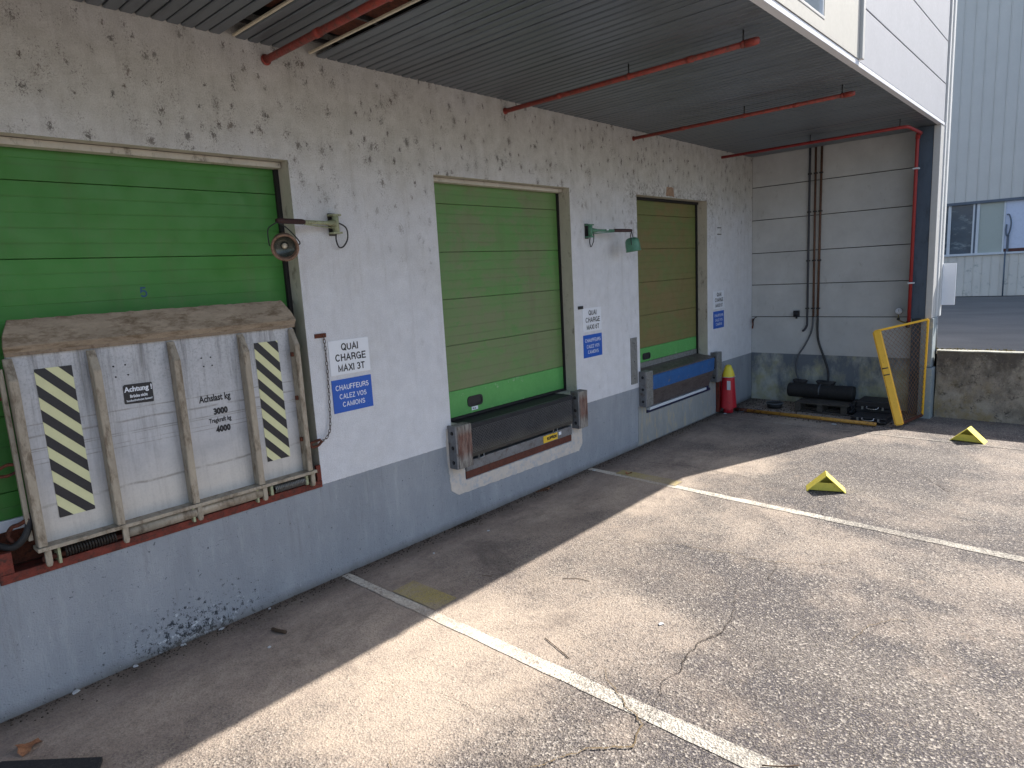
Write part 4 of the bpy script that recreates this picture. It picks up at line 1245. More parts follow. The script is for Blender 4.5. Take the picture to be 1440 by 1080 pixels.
# ------------------------------------------------------------------ safety chain and its wall plate
ch = empty("safety_chain", label="rusty link chain hanging beside the left white sign", cat="chain")
box("chain_plate", (3.055, -0.012, 2.195), (3.165, 0.0, 2.232), M['rust'], ch, 0.002)
path = smooth_path([(3.135, -0.02, 2.21), (3.138, -0.02, 2.10), (3.137, -0.02, 1.90), (3.128, -0.022, 1.70), (3.115, -0.025, 1.50), (3.095, -0.03, 1.38), (3.06, -0.035, 1.325), (3.02, -0.04, 1.305), (2.975, -0.04, 1.29)], 30)
# resample into even links
pts = [path[0]]
acc = 0
for a, b in zip(path, path[1:]):
    acc += (b - a).length
    if acc >= 0.0295:
        pts.append(b); acc = 0
def link_mesh():
    bm = bmesh.new()
    P = []
    L, W = 0.0195, 0.0105
    for k in range(12):
        a = 2 * math.pi * k / 12
        P.append((W * math.cos(a), 0, (L - W) * (1 if math.sin(a) > 0 else -1) * (1 if abs(math.sin(a)) > 0.01 else 0) + W * math.sin(a)))
    tube_into(bm, P, 0.0032, 6, True)
    me = bpy.data.meshes.new("chain_link")
    bm.to_mesh(me); bm.free()
    me.materials.append(M['chain'])
    for p in me.polygons: p.use_smooth = True
    return me
lm = link_mesh()
for i, (a, b) in enumerate(zip(pts, pts[1:])):
    o = bpy.data.objects.new("chain_link", lm)
    COL.objects.link(o)
    o.parent = ch
    q = (b - a).to_track_quat('Z', 'Y').to_matrix().to_4x4()
    o.matrix_local = Matrix.Translation((a + b) / 2) @ q @ Matrix.Rotation(R(90 if i % 2 else 25), 4, 'Z')
tube("shackle", smooth_path([(3.0, -0.04, 1.30), (2.95, -0.055, 1.275), (2.90, -0.05, 1.27), (2.885, -0.04, 1.30), (2.93, -0.03, 1.31), (2.99, -0.035, 1.315)], 5), 0.012, M['rust'], ch, 8)

# ------------------------------------------------------------------ dock signs
def sign_pair(x0, zt, t3, lw_, lb):
    w, h = 0.425, 0.31
    s = empty("load_sign", label=lw_, cat="sign", group="white load signs beside the dock doors")
    p = box("sign_plate", (x0, -0.006, zt - h), (x0 + w, 0.0, zt), M['sign_white'], s, 0.002)
    caps("lettering", "QUAI", x0 + 0.128, zt - 0.096, 0.18, 0.066, -0.0062, M['ink_black'], s, 0.17)
    caps("lettering", "CHARGE", x0 + 0.058, zt - 0.190, 0.325, 0.066, -0.0062, M['ink_black'], s, 0.17)
    caps("lettering", t3, x0 + 0.078, zt - 0.284, 0.285, 0.064, -0.0062, M['ink_black'], s, 0.17)
    b = empty("wheel_chock_sign", label=lb, cat="sign", group="blue driver signs beside the dock doors")
    x1, z1 = x0 - 0.004, zt - 0.352
    box("sign_plate", (x1, -0.006, z1 - 0.30), (x1 + w, 0.0, z1), M['sign_blue'], b, 0.002)
    caps("lettering", "CHAUFFEURS", x1 + 0.035, z1 - 0.098, 0.355, 0.048, -0.0062, M['ink_white'], b, 0.145)
    caps("lettering", "CALEZ VOS", x1 + 0.068, z1 - 0.178, 0.29, 0.046, -0.0062, M['ink_white'], b, 0.145)
    caps("lettering", "CAMIONS", x1 + 0.094, z1 - 0.252, 0.24, 0.046, -0.0062, M['ink_white'], b, 0.145)
sign_pair(3.178, 2.155, "MAXI 3T", "white sign reading QUAI CHARGE MAXI 3T beside the hanging chain", "large near blue sign reading CHAUFFEURS CALEZ VOS CAMIONS below the MAXI 3T sign")
sign_pair(6.98, 2.158, "MAXI 6T", "white sign reading QUAI CHARGE MAXI 6T right of the middle door", "blue sign reading CHAUFFEURS CALEZ VOS CAMIONS between the middle and the far door")
sign_pair(10.82, 2.17, "MAXI 6T", "farthest white load sign, near the wall corner above the fire extinguisher", "farthest blue sign, near the wall corner above the fire extinguisher")
tag(box("fixing_plate", (6.885, -0.016, 2.155), (6.985, 0.0, 2.195), M['dark_metal']), "small black fixing plate at the top left of the MAXI 6T sign", "plate")
for z_, n_ in ((3.245, "upper"), (3.135, "lower")):
    tag(box("wall_clip", (10.99, -0.02, z_ - 0.006), (11.11, 0.0, z_ + 0.006), M['dark_metal']), "%s of two thin dark clips on the wall right of the far door" % n_, "clip", "thin wall clips")

# ------------------------------------------------------------------ levellers and bumpers
lv = empty("dock_leveller", label="dark tread plate dock leveller with yellow label under the middle door", cat="dock leveller")
box("deck_plate", (4.73, -0.03, 1.062), (6.62, 0.30, 1.085), M['rubber'], lv, 0.002)  # deck coloured black to stand for the dark gap under the door
prism("lip_plate", [(-0.031, 1.083), (-0.055, 1.080), (-0.063, 1.068), (-0.063, 0.745), (-0.055, 0.715), (-0.043, 0.715), (-0.049, 0.745), (-0.049, 1.060), (-0.045, 1.066), (-0.031, 1.066)], 'x', 4.74, 6.60, M['tread'], lv)
vs, fs = [], []
for j in range(15):
    for i in range(88):
        cx_ = 4.755 + i * 0.021; cz_ = 0.765 + j * 0.0185
        sg = 1 if (i + j) % 2 else -1
        n = len(vs); yy = -0.0635
        dx_, dz_ = 0.0065, 0.0065 * sg
        ex_, ez_ = 0.0016 * sg, -0.0016
        vs += [(cx_ - dx_ + ex_, yy, cz_ - dz_ + ez_), (cx_ - dx_ - ex_, yy, cz_ - dz_ - ez_), (cx_ + dx_ - ex_, yy, cz_ + dz_ - ez_), (cx_ + dx_ + ex_, yy, cz_ + dz_ + ez_),
               (cx_ - dx_ * 0.7, yy - 0.0035, cz_ - dz_ * 0.7), (cx_ + dx_ * 0.7, yy - 0.0035, cz_ + dz_ * 0.7)]
        fs += [(n, n + 1, n + 4), (n + 1, n + 2, n + 5, n + 4), (n + 2, n + 3, n + 5), (n + 3, n, n + 4, n + 5)]
tag(mk("tread_bars", vs, fs, simple("glint_tread_bars", srgb(140, 140, 138), 0.35, 0.3, 0.3, 6), lv), kind='stuff')  # bars paler than the plate, sparkle painted into their colour
box("pit_back", (4.722, 0.10, 0.472), (6.628, 0.12, 1.06), M['dark'], lv, 0)
box("frame_beam", (4.722, -0.022, 0.562), (6.628, 0.09, 0.672), M['steel_grey'], lv, 0.004)
box("lower_beam", (4.722, -0.010, 0.474), (6.628, 0.09, 0.559), M['steel_brown'], lv, 0.003)
for xa in (4.93, 6.25):
    tube("lip_rest_loop", [(xa - 0.04, -0.05, 0.675), (xa - 0.04, -0.05, 0.735), (xa + 0.04, -0.05, 0.735), (xa + 0.04, -0.05, 0.675), (xa - 0.04, -0.05, 0.675)], 0.008, M['galv'], lv, 6)
lb = box("maker_label", (6.04, -0.027, 0.572), (6.32, -0.0225, 0.660), M['label_yellow'], lv, 0.001)
caps("lettering", "KOPRON", 6.11, 0.596, 0.19, 0.042, -0.0272, M['ink_black'], lv, 0.26)
box("small_sticker", (6.35, -0.026, 0.61), (6.40, -0.0225, 0.65), M['sign_white'], lv, 0)

lv3 = empty("dock_leveller", label="blue lipped dock leveller under the far olive door", cat="dock leveller")
prism("deck_plate", [(0.19, 1.116), (-0.10, 1.065), (-0.10, 1.05), (0.19, 1.09)], 'x', 8.54, 10.64, M['lip_grey'], lv3)
prism("blue_lip", [(-0.10, 1.049), (-0.115, 1.04), (-0.105, 0.83), (-0.09, 0.83), (-0.095, 1.03)], 'x', 8.55, 10.62, M['steel_blue'], lv3)
prism("lower_plate", [(-0.085, 0.84), (-0.10, 0.82), (-0.02, 0.565), (0.0, 0.565)], 'x', 8.56, 10.60, M['lip_grey'], lv3)
prism("bottom_angle", [(-0.045, 0.555), (-0.045, 0.515), (0.03, 0.50), (0.03, 0.545)], 'x', 8.56, 10.45, M['frame_white'], lv3)
box("frame_beam", (8.525, -0.02, 0.472), (10.655, 0.05, 0.512), M['navy'], lv3)
box("frame_post", (10.50, -0.018, 0.515), (10.60, 0.0, 0.60), M['navy'], lv3)
box("pit_back", (8.525, 0.12, 0.472), (10.655, 0.14, 1.05), M['dark'], lv3, 0)

def bumper(x0, x1, z0, z1, d, label, mat=M['bumper']):
    b = empty("dock_bumper", label=label, cat="bumper", group="rubber bumpers either side of the dock levellers")
    bm = bmesh.new()
    bbox(bm, (x0 + 0.028, -d, z0), (x1, -0.002, z1), 0.010)
    bmesh.ops.subdivide_edges(bm, edges=[e for e in bm.edges if abs(e.verts[0].co.z - e.verts[1].co.z) > 0.3], cuts=10)
    for v in bm.verts:
        v.co += noise.noise_vector(v.co * 14) * 0.004
    from_bm("rubber_block", bm, mat, b)
    box("steel_side_plate", (x0, -d * 0.97, z0 + 0.005), (x0 + 0.026, -0.001, z1 + 0.004), M['steel_grey'], b, 0.003)
    for t in (0.16, 0.5, 0.84):
        zc = z0 + (z1 - z0) * t
        tube("bolt", [(x0 + 0.002, -d * 0.55, zc), (x0 - 0.008, -d * 0.55, zc)], 0.014, M['ink_black'], b, 6)
        tube("bolt_hole", [(x0 + 0.002, -d * 0.55, zc), (x0 - 0.0025, -d * 0.55, zc)], 0.021, M['dark'], b, 10)
    return b
bumper(4.50, 4.735, 0.65, 1.115, 0.125, "rubber bumper worn to rusty brown, left of the middle dock leveller")
bumper(6.655, 6.855, 0.63, 1.12, 0.125, "rubber bumper with a dark red scuff, right of the middle dock leveller")
bumper(8.33, 8.54, 0.60, 1.13, 0.12, "grey scuffed bumper left of the blue dock leveller", M['galv'])
bumper(10.70, 10.90, 0.60, 1.12, 0.12, "grey bumper beside the fire extinguisher, right of the blue dock leveller", M['galv'])
dg = empty("door_edge_guard", label="flat grey metal strip screwed to the wall left of the far door", cat="guard")
box("guard_strip", (8.12, -0.014, 0.97), (8.285, 0.0, 1.65), M['galv'], dg, 0.003)
for z_ in (1.05, 1.3, 1.57):
    tube("screw", [(8.20, -0.013, z_), (8.20, -0.019, z_)], 0.009, M['dark_metal'], dg, 8)

# ------------------------------------------------------------------ dock lamps on swing arms
def lamp(x, z, dirn, paint, head_paint, label, head_face, ring=True):
    L = empty("dock_lamp", label=label, cat="lamp", group="swing arm dock lamps")
    s = dirn
    box("wall_bracket", (x - 0.035, -0.012, z - 0.10), (x + 0.035, 0.0, z + 0.09), M['dark_metal'], L, 0.003)
    box("bracket_ear", (x - 0.045, -0.095, z + 0.062), (x + 0.045, -0.012, z + 0.078), paint, L, 0.003)
    box("bracket_ear", (x - 0.045, -0.095, z - 0.088), (x + 0.045, -0.012, z - 0.072), paint, L, 0.003)
    tube("pivot_post", [(x, -0.065, z - 0.085), (x, -0.065, z + 0.075)], 0.028, paint, L, 12)
    e = Vector((x + s * 0.66, -0.27, z - 0.01)); a = Vector((x + s * 0.02, -0.07, z))
    mid = a.lerp(e, 0.55)
    m0 = a.lerp(e, 0.16)
    tube("arm", [a, m0, mid], [0.034, 0.0165, 0.0165], paint, L, 12)
    tube("arm_rod", [a + Vector((0, 0, -0.04)), mid + Vector((0, 0, -0.018))], 0.006, paint, L, 6)
    tube("grip_sleeve", [mid, mid.lerp(e, 0.06), mid.lerp(e, 0.9), e], [0.017, 0.022, 0.021, 0.018], M['lamp_grip'], L, 12)
    if s > 0:
        hc = e + Vector((0.02, 0, -0.19))
    else:
        hc = e + Vector((0.03, -0.02, -0.19))
    # shell of revolution about axis ax (opening direction)
    ax = Vector(head_face).normalized()
    u = ax.orthogonal().normalized(); v = ax.cross(u)
    prof = [(0.0, -0.10), (0.045, -0.098), (0.075, -0.085), (0.092, -0.055), (0.098, 0.0), (0.099, 0.065), (0.104, 0.075), (0.104, 0.085), (0.088, 0.085), (0.082, 0.05), (0.05, -0.02), (0.0, -0.035)]
    bm = bmesh.new()
    seg = 28
    rings = []
    for r_, t in prof:
        if r_ == 0: rings.append([bm.verts.new(hc + ax * t)])
        else: rings.append([bm.verts.new(hc + ax * t + (u * math.cos(2 * math.pi * k / seg) + v * math.sin(2 * math.pi * k / seg)) * r_) for k in range(seg)])
    for A, B in zip(rings, rings[1:]):
        for k in range(seg):
            j = (k + 1) % seg
            if len(A) == 1: bm.faces.new((A[0], B[k], B[j]))
            elif len(B) == 1: bm.faces.new((A[k], A[j], B[0]))
            else: bm.faces.new((A[k], A[j], B[j], B[k]))
    sh = from_bm("lamp_shell", bm, head_paint, L, smooth=True)
    # reflector disc and bulb
    bm = bmesh.new()
    c = bm.verts.new(hc + ax * -0.025)
    rr = [bm.verts.new(hc + ax * 0.045 + (u * math.cos(2 * math.pi * k / seg) + v * math.sin(2 * math.pi * k / seg)) * 0.079) for k in range(seg)]
    for k in range(seg): bm.faces.new((c, rr[k], rr[(k + 1) % seg]))
    from_bm("reflector", bm, M['lamp_glass'], sh, smooth=True)
    bp = [hc + ax * t for t in (-0.02, 0.0, 0.02, 0.035)]
    tube("bulb", bp, [0.012, 0.022, 0.022, 0.008], M['cream'], sh, 12)
    # yoke holding the head
    side = ax.cross(Vector((0, 0, 1)))
    if side.length < 0.1: side = Vector((1, 0, 0))
    side.normalize()
    for sg in (-1, 1):
        tube("yoke_wire", smooth_path([e + Vector((0, 0, -0.01)), e + side * sg * 0.07 + Vector((0, 0, -0.06)), hc + side * sg * 0.112 + Vector((0, 0, 0.03)), hc + side * sg * 0.106], 5), 0.0055, M['dark_metal'], L, 6)
    tube("cable", smooth_path([(x + 0.02 * s, -0.07, z + 0.02), (x + 0.10 * -s if s < 0 else x + 0.07, -0.06, z - 0.03), (x + (0.12 if s < 0 else 0.09), -0.05, z - 0.12), (x + (0.08 if s < 0 else 0.06), -0.04, z - 0.19), (x + 0.03, -0.04, z - 0.20), (x, -0.05, z - 0.14), (x + 0.0, -0.06, z - 0.08)], 6), 0.0065, M['cable'], L, 6)
    return L
lamp(3.335, 3.165, -1, M['lamp_cream'], M['lamp_rust'], "rusty brown dock lamp folded over the edge of the left door", (-0.45, -0.85, -0.25))
lp = lamp(7.13, 3.15, 1, M['lamp_green'], M['lamp_green'], "green dock lamp hanging between the middle and the far door", (0.05, -0.12, -1))
box("arm_label", (7.36, -0.165, 3.145), (7.41, -0.160, 3.165), M['sign_white'], lp, 0)

# ------------------------------------------------------------------ sprinkler pipes under the canopy
def pipe(x, y1, r, label, hang=((-1.58,), ), last=True):
    p = empty("sprinkler_pipe", label=label, cat="pipe", group="red sprinkler pipes under the canopy")
    z = 4.42
    tube("pipe_run", [(x, 0.0, z), (x, y1, z)], r, M['red_pipe'], p, 14)
    tube("end_cap", [(x, y1 + 0.10, z), (x, y1 + 0.02, z), (x, y1 - 0.01, z)], [r * 1.35, r * 1.35, r * 1.1], M['red_pipe'], p, 12)
    for yh in (-1.58, y1 + 0.12):
        tube("hanger_rod", [(x, yh, z + r), (x, yh, 4.533)], 0.007, M['dark_metal'], p, 6)
        tube("hanger_clamp", [(x, yh - 0.012, z), (x, yh + 0.012, z)], r * 1.28, M['red_pipe'], p, 12)
    for yc in (-0.75, -2.2):
        tube("pipe_coupling", [(x, yc - 0.03, z), (x, yc + 0.03, z)], r * 1.18, M['red_pipe'], p, 14)
    tube("wall_collar", [(x, -0.001, z), (x, -0.012, z)], r * 1.5, M['red_pipe'], p, 12)
    return p
pipe(2.88, -2.80, 0.028, "nearest thick red sprinkler pipe beside the gap of missing ceiling slats")
pipe(5.68, -2.80, 0.024, "second red sprinkler pipe, above the middle dock door")
pipe(8.33, -2.82, 0.022, "third red sprinkler pipe, above the far olive door")
rp = empty("sprinkler_riser", label="red sprinkler pipe along the end wall turning down beside the steel column", cat="pipe")
tube("pipe_run", [(11.17, 0.0, 4.42), (11.15, -2.74, 4.42), (11.20, -2.78, 4.42), (11.95, -2.80, 4.42), (12.04, -2.76, 4.42)], 0.023, M['red_pipe_bright'], rp, 12)
for yh in (-1.45, -2.68):
    tube("hanger_rod", [(11.155, yh, 4.43), (11.155, yh, 4.533)], 0.007, M['dark_metal'], rp, 6)
tube("riser", [(12.06, -2.735, 4.44), (12.06, -2.735, 4.38), (12.07, -2.725, 1.55)], 0.026, M['red_pipe_bright'], rp, 12)
tube("pipe_elbow", [(12.0, -2.77, 4.42), (12.05, -2.74, 4.42), (12.06, -2.735, 4.36)], 0.034, M['red_pipe_bright'], rp, 12)
for z_ in (3.92, 2.17):
    box("pipe_clip", (12.03, -2.775, z_ - 0.012), (12.12, -2.69, z_ + 0.012), M['frame_white'], rp, 0.003)
tube("riser_foot", [(12.07, -2.725, 1.56), (12.08, -2.71, 1.50), (12.12, -2.70, 1.48)], 0.034, M['dark_metal'], rp, 10)
pg = empty("pressure_gauge", label="round white dial pressure gauge on a brass stem near the red pipe", cat="gauge")
tube("gauge_dial", [(12.30, -2.53, 1.71), (12.27, -2.535, 1.71)], 0.052, M['sign_white'], pg, 20)
tube("gauge_rim", [(12.305, -2.53, 1.71), (12.275, -2.535, 1.71)], 0.058, M['galv'], pg, 20)
box("gauge_needle", (12.267, -2.539, 1.70), (12.269, -2.533, 1.74), M['ink_black'], pg, 0)
tube("gauge_stem", [(12.29, -2.53, 1.66), (12.29, -2.53, 1.56), (12.29, -2.60, 1.53), (12.20, -2.68, 1.52)], 0.012, simple("brass_valve", srgb(150, 132, 84), 0.5, 0.6), pg, 8)
box("valve_body", (12.27, -2.55, 1.56), (12.31, -2.51, 1.60), M['dark_metal'], pg)

# ------------------------------------------------------------------ conduits and cables on the end wall
cd = empty("wall_conduit", label="dark left conduit of three on the end wall, bent at its lower end", cat="conduit", group="conduits on the end wall")
tube("conduit_tube", smooth_path([(12.46, -1.03, 4.60), (12.46, -1.032, 3.0), (12.46, -1.035, 1.60), (12.46, -1.03, 1.44), (12.45, -0.99, 1.36), (12.45, -0.96, 1.34)], 6), 0.019, M['conduit_dark'], cd, 8)
cd2 = empty("wall_conduit", label="rusty middle conduit of three on the end wall with a grey cable below", cat="conduit", group="conduits on the end wall")
tube("conduit_tube", [(12.46, -1.125, 4.60), (12.46, -1.14, 1.60)], 0.019, M['conduit_rust'], cd2, 8)
tube("cable", smooth_path([(12.46, -1.14, 1.62), (12.45, -1.12, 1.35), (12.44, -1.02, 1.10), (12.43, -0.90, 0.88), (12.42, -0.87, 0.62), (12.40, -0.93, 0.42)], 6), 0.016, M['cable_grey'], cd2, 8)
cd3 = empty("wall_conduit", label="rusty right conduit of three on the end wall with a black cable below", cat="conduit", group="conduits on the end wall")
tube("conduit_tube", [(12.46, -1.225, 4.60), (12.46, -1.215, 1.60)], 0.020, M['conduit_rust'], cd3, 8)
tube("cable", smooth_path([(12.46, -1.215, 1.62), (12.45, -1.22, 1.35), (12.44, -1.25, 1.14), (12.42, -1.36, 0.85), (12.38, -1.44, 0.62), (12.30, -1.46, 0.40)], 6), 0.020, M['cable'], cd3, 8)
for z_ in (4.1, 3.45, 2.6, 1.75):
    for c_, yy in ((cd, -1.033), (cd2, -1.13), (cd3, -1.22)):
        box("saddle_clip", (12.435, yy - 0.028, z_ - 0.012), (12.489, yy + 0.028, z_ + 0.012), M['dark_metal'], c_, 0.002)
so = empty("wall_socket", label="small dark socket box on the end wall left of the conduits", cat="socket")
box("socket_body", (12.43, -0.895, 1.60), (12.489, -0.795, 1.71), M['black_plastic'], so, 0.01)
tube("socket_gland", [(12.46, -0.845, 1.60), (12.46, -0.845, 1.565)], 0.018, M['black_plastic'], so, 8)
tube("socket_cap", [(12.43, -0.845, 1.655), (12.40, -0.845, 1.655)], 0.036, M['black_plastic'], so, 12)
hk = empty("wall_tap", label="small dark hook like fitting in the corner of the walls", cat="fitting")
tube("tap_body", [(12.48, -0.03, 1.55), (12.42, -0.05, 1.52), (12.38, -0.07, 1.45), (12.40, -0.05, 1.38)], 0.014, M['rust'], hk, 8)
tube("tap_lever", [(12.40, -0.06, 1.50), (12.38, -0.10, 1.58), (12.38, -0.14, 1.60)], 0.008, M['dark_metal'], hk, 6)

# ------------------------------------------------------------------ fire extinguisher under its red cover
fe = empty("fire_extinguisher", label="fire extinguisher under a red vinyl cover with a yellow top in the corner", cat="fire extinguisher")
cx, cy = 11.06, -0.165
def hood(z0, z1, r0, r1, mat, name, n=12, seg=26, fold=0.012):
    bm = bmesh.new()
    rings = []
    for i in range(n + 1):
        t = i / n
        z = z0 + (z1 - z0) * t
        r = r0(t) if callable(r0) else r0 + (r1 - r0) * t
        ring = []
        for k in range(seg):
            a = 2 * math.pi * k / seg
            rr = r * (1 + fold * 6 * math.sin(a * 5 + t * 2.0) * (1 - t) * 0.5 + 0.02 * math.sin(a * 9 + 4 * t))
            ring.append(bm.verts.new((cx + rr * math.cos(a) * 0.92 , cy + rr * math.sin(a) * 0.88, z + 0.006 * math.sin(3 * a))))
        rings.append(ring)
    for A, B in zip(rings, rings[1:]):
        for k in range(seg):
            bm.faces.new((A[k], A[(k + 1) % seg], B[(k + 1) % seg], B[k]))
    bm.faces.new(rings[-1])
    return from_bm(name, bm, mat, fe, smooth=True)
hood(0.10, 0.66, lambda t: 0.155 - 0.035 * t, None, M['ext_red'], "cover")
hood(0.655, 0.86, lambda t: 0.122 - 0.070 * t ** 1.4, None, M['ext_yellow'], "cover_top", n=8)
box("cover_label", (cx - 0.135, cy - 0.098, 0.44), (cx - 0.128, cy - 0.035, 0.60), M['sign_white'], fe, 0.001)
tube("cover_cord", [(cx + 0.128 * math.cos(R(a)) , cy + 0.122 * math.sin(R(a)), 0.66) for a in range(0, 360, 18)], 0.004, M['frame_white'], fe, 5, True)
tube("cylinder_foot", [(cx, cy, 0.01), (cx, cy, 0.12)], 0.085, M['ext_red'], fe, 18)
eb = empty("mounting_board", label="narrow dark red board on the wall behind the fire extinguisher", cat="board")
box("board_plank", (10.905, -0.06, 0.03), (10.95, -0.001, 0.62), M['red_rail'], eb)
box("board_plank", (10.955, -0.045, 0.05), (11.02, -0.001, 0.90), M['ext_red'], eb)

# ------------------------------------------------------------------ yellow pole lying on the ground
pp = empty("yellow_pole", label="scuffed yellow pole lying on the ground before the junk in the corner", cat="pole")
tube("pole_tube", [(11.22, -0.42, 0.040), (11.12, -2.53, 0.040)], 0.030, M['pole_yellow'], pp, 12)
tube("pole_end", [(11.235, -0.22, 0.036), (11.22, -0.45, 0.040)], 0.033, M['rust'], pp, 12)
# rope and rusty bits at the pole's end
rb = empty("tangled_wire", label="tangle of rusty wire by the end of the yellow pole", cat="wire")
for k in range(5):
    P = [(11.25 + random.uniform(-0.12, 0.14), -0.16 - j * 0.11 + random.uniform(-0.05, 0.05), 0.012 + random.uniform(0, 0.05)) for j in range(6)]
    tube("wire_strand", smooth_path(P, 4), 0.006, M['rust'] if k % 2 else M['cable_grey'], rb, 5)

# ------------------------------------------------------------------ junk against the end wall
pal = empty("wooden_pallet", label="grey broken wooden pallet under the black tarp roll", cat="pallet")
for xx in (11.72, 11.86, 12.0, 12.14, 12.28):
    box("deck_board", (xx - 0.045, -1.98, 0.152), (xx + 0.045, -1.10, 0.172), M['wood_grey'], pal, 0.002)
for yy in (-1.15, -1.52, -1.90):
    for xx in (11.72, 12.0, 12.28):
        box("spacer_block", (xx - 0.045, yy - 0.045, 0.032), (xx + 0.045, yy + 0.045, 0.130), M['wood_grey'], pal, 0.002)
    box("stringer_board", (11.67, yy - 0.045, 0.131), (12.32, yy + 0.045, 0.151), M['wood_grey'], pal, 0.002)
for xx in (11.72, 12.0, 12.28):
    box("bottom_board", (xx - 0.05, -1.98, 0.008), (xx + 0.05, -1.10, 0.030), M['wood_grey'], pal, 0.002)
tr = empty("rubber_roll", label="big black ribbed rubber roll lying against the end wall", cat="roll")
bm = bmesh.new()
pts = [(12.12, -0.86 - 1.08 * t / 60, 0.31) for t in range(61)]
tube_into(bm, pts, [0.135 + (0.006 if t % 2 and t > 38 else 0) + 0.012 * noise.noise(Vector((t * 0.13, 2, 1))) for t in range(61)], 20)
for v in bm.verts:
    v.co.z = max(v.co.z, 0.176)
    v.co.z -= 0.25 * max(0, v.co.z - 0.38)
from_bm("roll_body", bm, M['rubber'], tr, smooth=True)
tube("roll_strap", [(12.12 + 0.14 * math.cos(a), -1.40, 0.31 + 0.125 * math.sin(a)) for a in [R(q) for q in range(-20, 201, 20)]], 0.012, M['cable_grey'], tr, 6)
for (yy, nm, rr_) in ((-1.02, "small black cable coil on top of the rubber roll at its left end", 0.09), (-1.46, "larger black cable coil on top of the rubber roll by the hanging cable", 0.12)):
    cc = empty("cable_coil", label=nm, cat="cable", group="coils on the rubber roll")
    for k in range(3):
        P = [(12.20 + rr_ * (1 - 0.12 * k) * math.cos(R(a)) * 0.6, yy + rr_ * math.sin(R(a)) * (1.1 + 0.1 * k), 0.435 + 0.016 * k + 0.012 * math.sin(R(a * 2))) for a in range(0, 360, 24)]
        tube("coil_turn", P, 0.016, M['cable'], cc, 6, True)
lump = empty("black_bucket_lid", label="small round black tub lying by the foot of the end wall", cat="tub")
tube("tub_body", [(11.78, -0.72, 0.02), (11.78, -0.72, 0.10)], [0.12, 0.14], M['rubber'], lump, 18)
tube("tub_rim", [(11.78 + 0.142 * math.cos(R(a)), -0.72 + 0.142 * math.sin(R(a)), 0.10) for a in range(0, 360, 20)], 0.010, M['cable_grey'], lump, 6, True)

def tool_case(x0, x1, y0_, y1_, z0, z1, label, tilt=0.0):
    c = empty("tool_case", label=label, cat="case", group="black cases behind the yellow gate")
    zm = z0 + (z1 - z0) * 0.55
    box("case_base", (x0, y0_, z0), (x1, y1_, zm), M['black_plastic'], c, 0.015)
    box("case_lid", (x0 + 0.004, y0_ + 0.004, zm + 0.003), (x1 - 0.004, y1_ - 0.004, z1), M['black_plastic'], c, 0.02)
    ym = (y0_ + y1_) / 2; zc = zm + 0.012
    tube("case_handle", smooth_path([(x0 - 0.004, ym + 0.085, zc + 0.02), (x0 - 0.035, ym + 0.075, zc - 0.005), (x0 - 0.045, ym, zc - 0.015), (x0 - 0.035, ym - 0.075, zc - 0.005), (x0 - 0.004, ym - 0.085, zc + 0.02)], 5), 0.009, M['chrome'], c, 8)
    for s in (-1, 1):
        box("case_latch", (x0 - 0.012, ym + s * 0.15 - 0.015, zm - 0.02), (x0 - 0.001, ym + s * 0.15 + 0.015, zm + 0.03), M['galv'], c, 0.002)
tool_case(11.72, 12.20, -2.58, -2.08, 0.02, 0.27, "upper black case with a pale handle behind the yellow mesh gate")
tool_case(11.25, 11.66, -2.64, -2.12, 0.015, 0.11, "flat black case lying open in front of the taller black case")
bag = empty("black_sack", label="crumpled black plastic sack between the pallet and the cases", cat="sack")
bm = bmesh.new()
bmesh.ops.create_icosphere(bm, subdivisions=4, radius=1)
for v in bm.verts:
    n1 = noise.noise(v.co * 2.2) * 0.35 + noise.noise(v.co * 6) * 0.18
    p = v.co * (1 + n1)
    v.co = Vector((11.86 + p.x * 0.13, -2.02 + p.y * 0.09, max(0.012, 0.10 + p.z * 0.12)))
from_bm("sack_body", bm, M['black_plastic'], bag)

# ------------------------------------------------------------------ leaning yellow mesh gate
gt = empty("mesh_gate", label="bent yellow framed wire mesh gate leaning on the corner column", cat="gate")
BL, BR = Vector((11.22, -2.80, 0.03)), Vector((12.02, -2.985, 0.06))
TL, TR = Vector((11.60, -2.345, 1.44)), Vector((12.02, -3.00, 1.60))
def surf(u, v):
    return (BL * (1 - u) + BR * u) * (1 - v) + (TL * (1 - u) + TR * u) * v
nrm = (BR - BL).cross(TL - BL).normalized()
if nrm.x > 0: nrm = -nrm
# wide folded left bar
def bar(p, q, wv, dv, mat, name):
    bm = bmesh.new()
    vs = []
    for c in (p, q):
        for a, b in ((-1, -1), (1, -1), (1, 1), (-1, 1)):
            vs.append(bm.verts.new(c + wv * a / 2 + dv * b / 2))
    for f in ((0, 1, 2, 3), (7, 6, 5, 4), (0, 4, 5, 1), (1, 5, 6, 2), (2, 6, 7, 3), (3, 7, 4, 0)):
        bm.faces.new([vs[i] for i in f])
    bmesh.ops.recalc_face_normals(bm, faces=bm.faces)
    bmesh.ops.bevel(bm, geom=list(bm.edges), offset=min(wv.length, dv.length) * 0.22, segments=3, affect='EDGES')
    return from_bm(name, bm, mat, gt)
across = Vector((0.25, -0.95, 0.1)).normalized()
lbd = (TL - BL).normalized()
sidev = across - lbd * across.dot(lbd); sidev.normalize()
bar(BL + sidev * 0.03, TL + sidev * 0.03, sidev * 0.125, lbd.cross(sidev) * 0.08, M['yellow_steel'], "wide_side_bar")
bar(TL, TR, Vector((0, 0, 0.035)), Vector((0.03, 0, 0)), M['yellow_steel'], "top_bar")
bar(BR, TR, Vector((0, 0.032, 0)), Vector((0.03, 0, 0)), M['yellow_steel'], "side_bar")
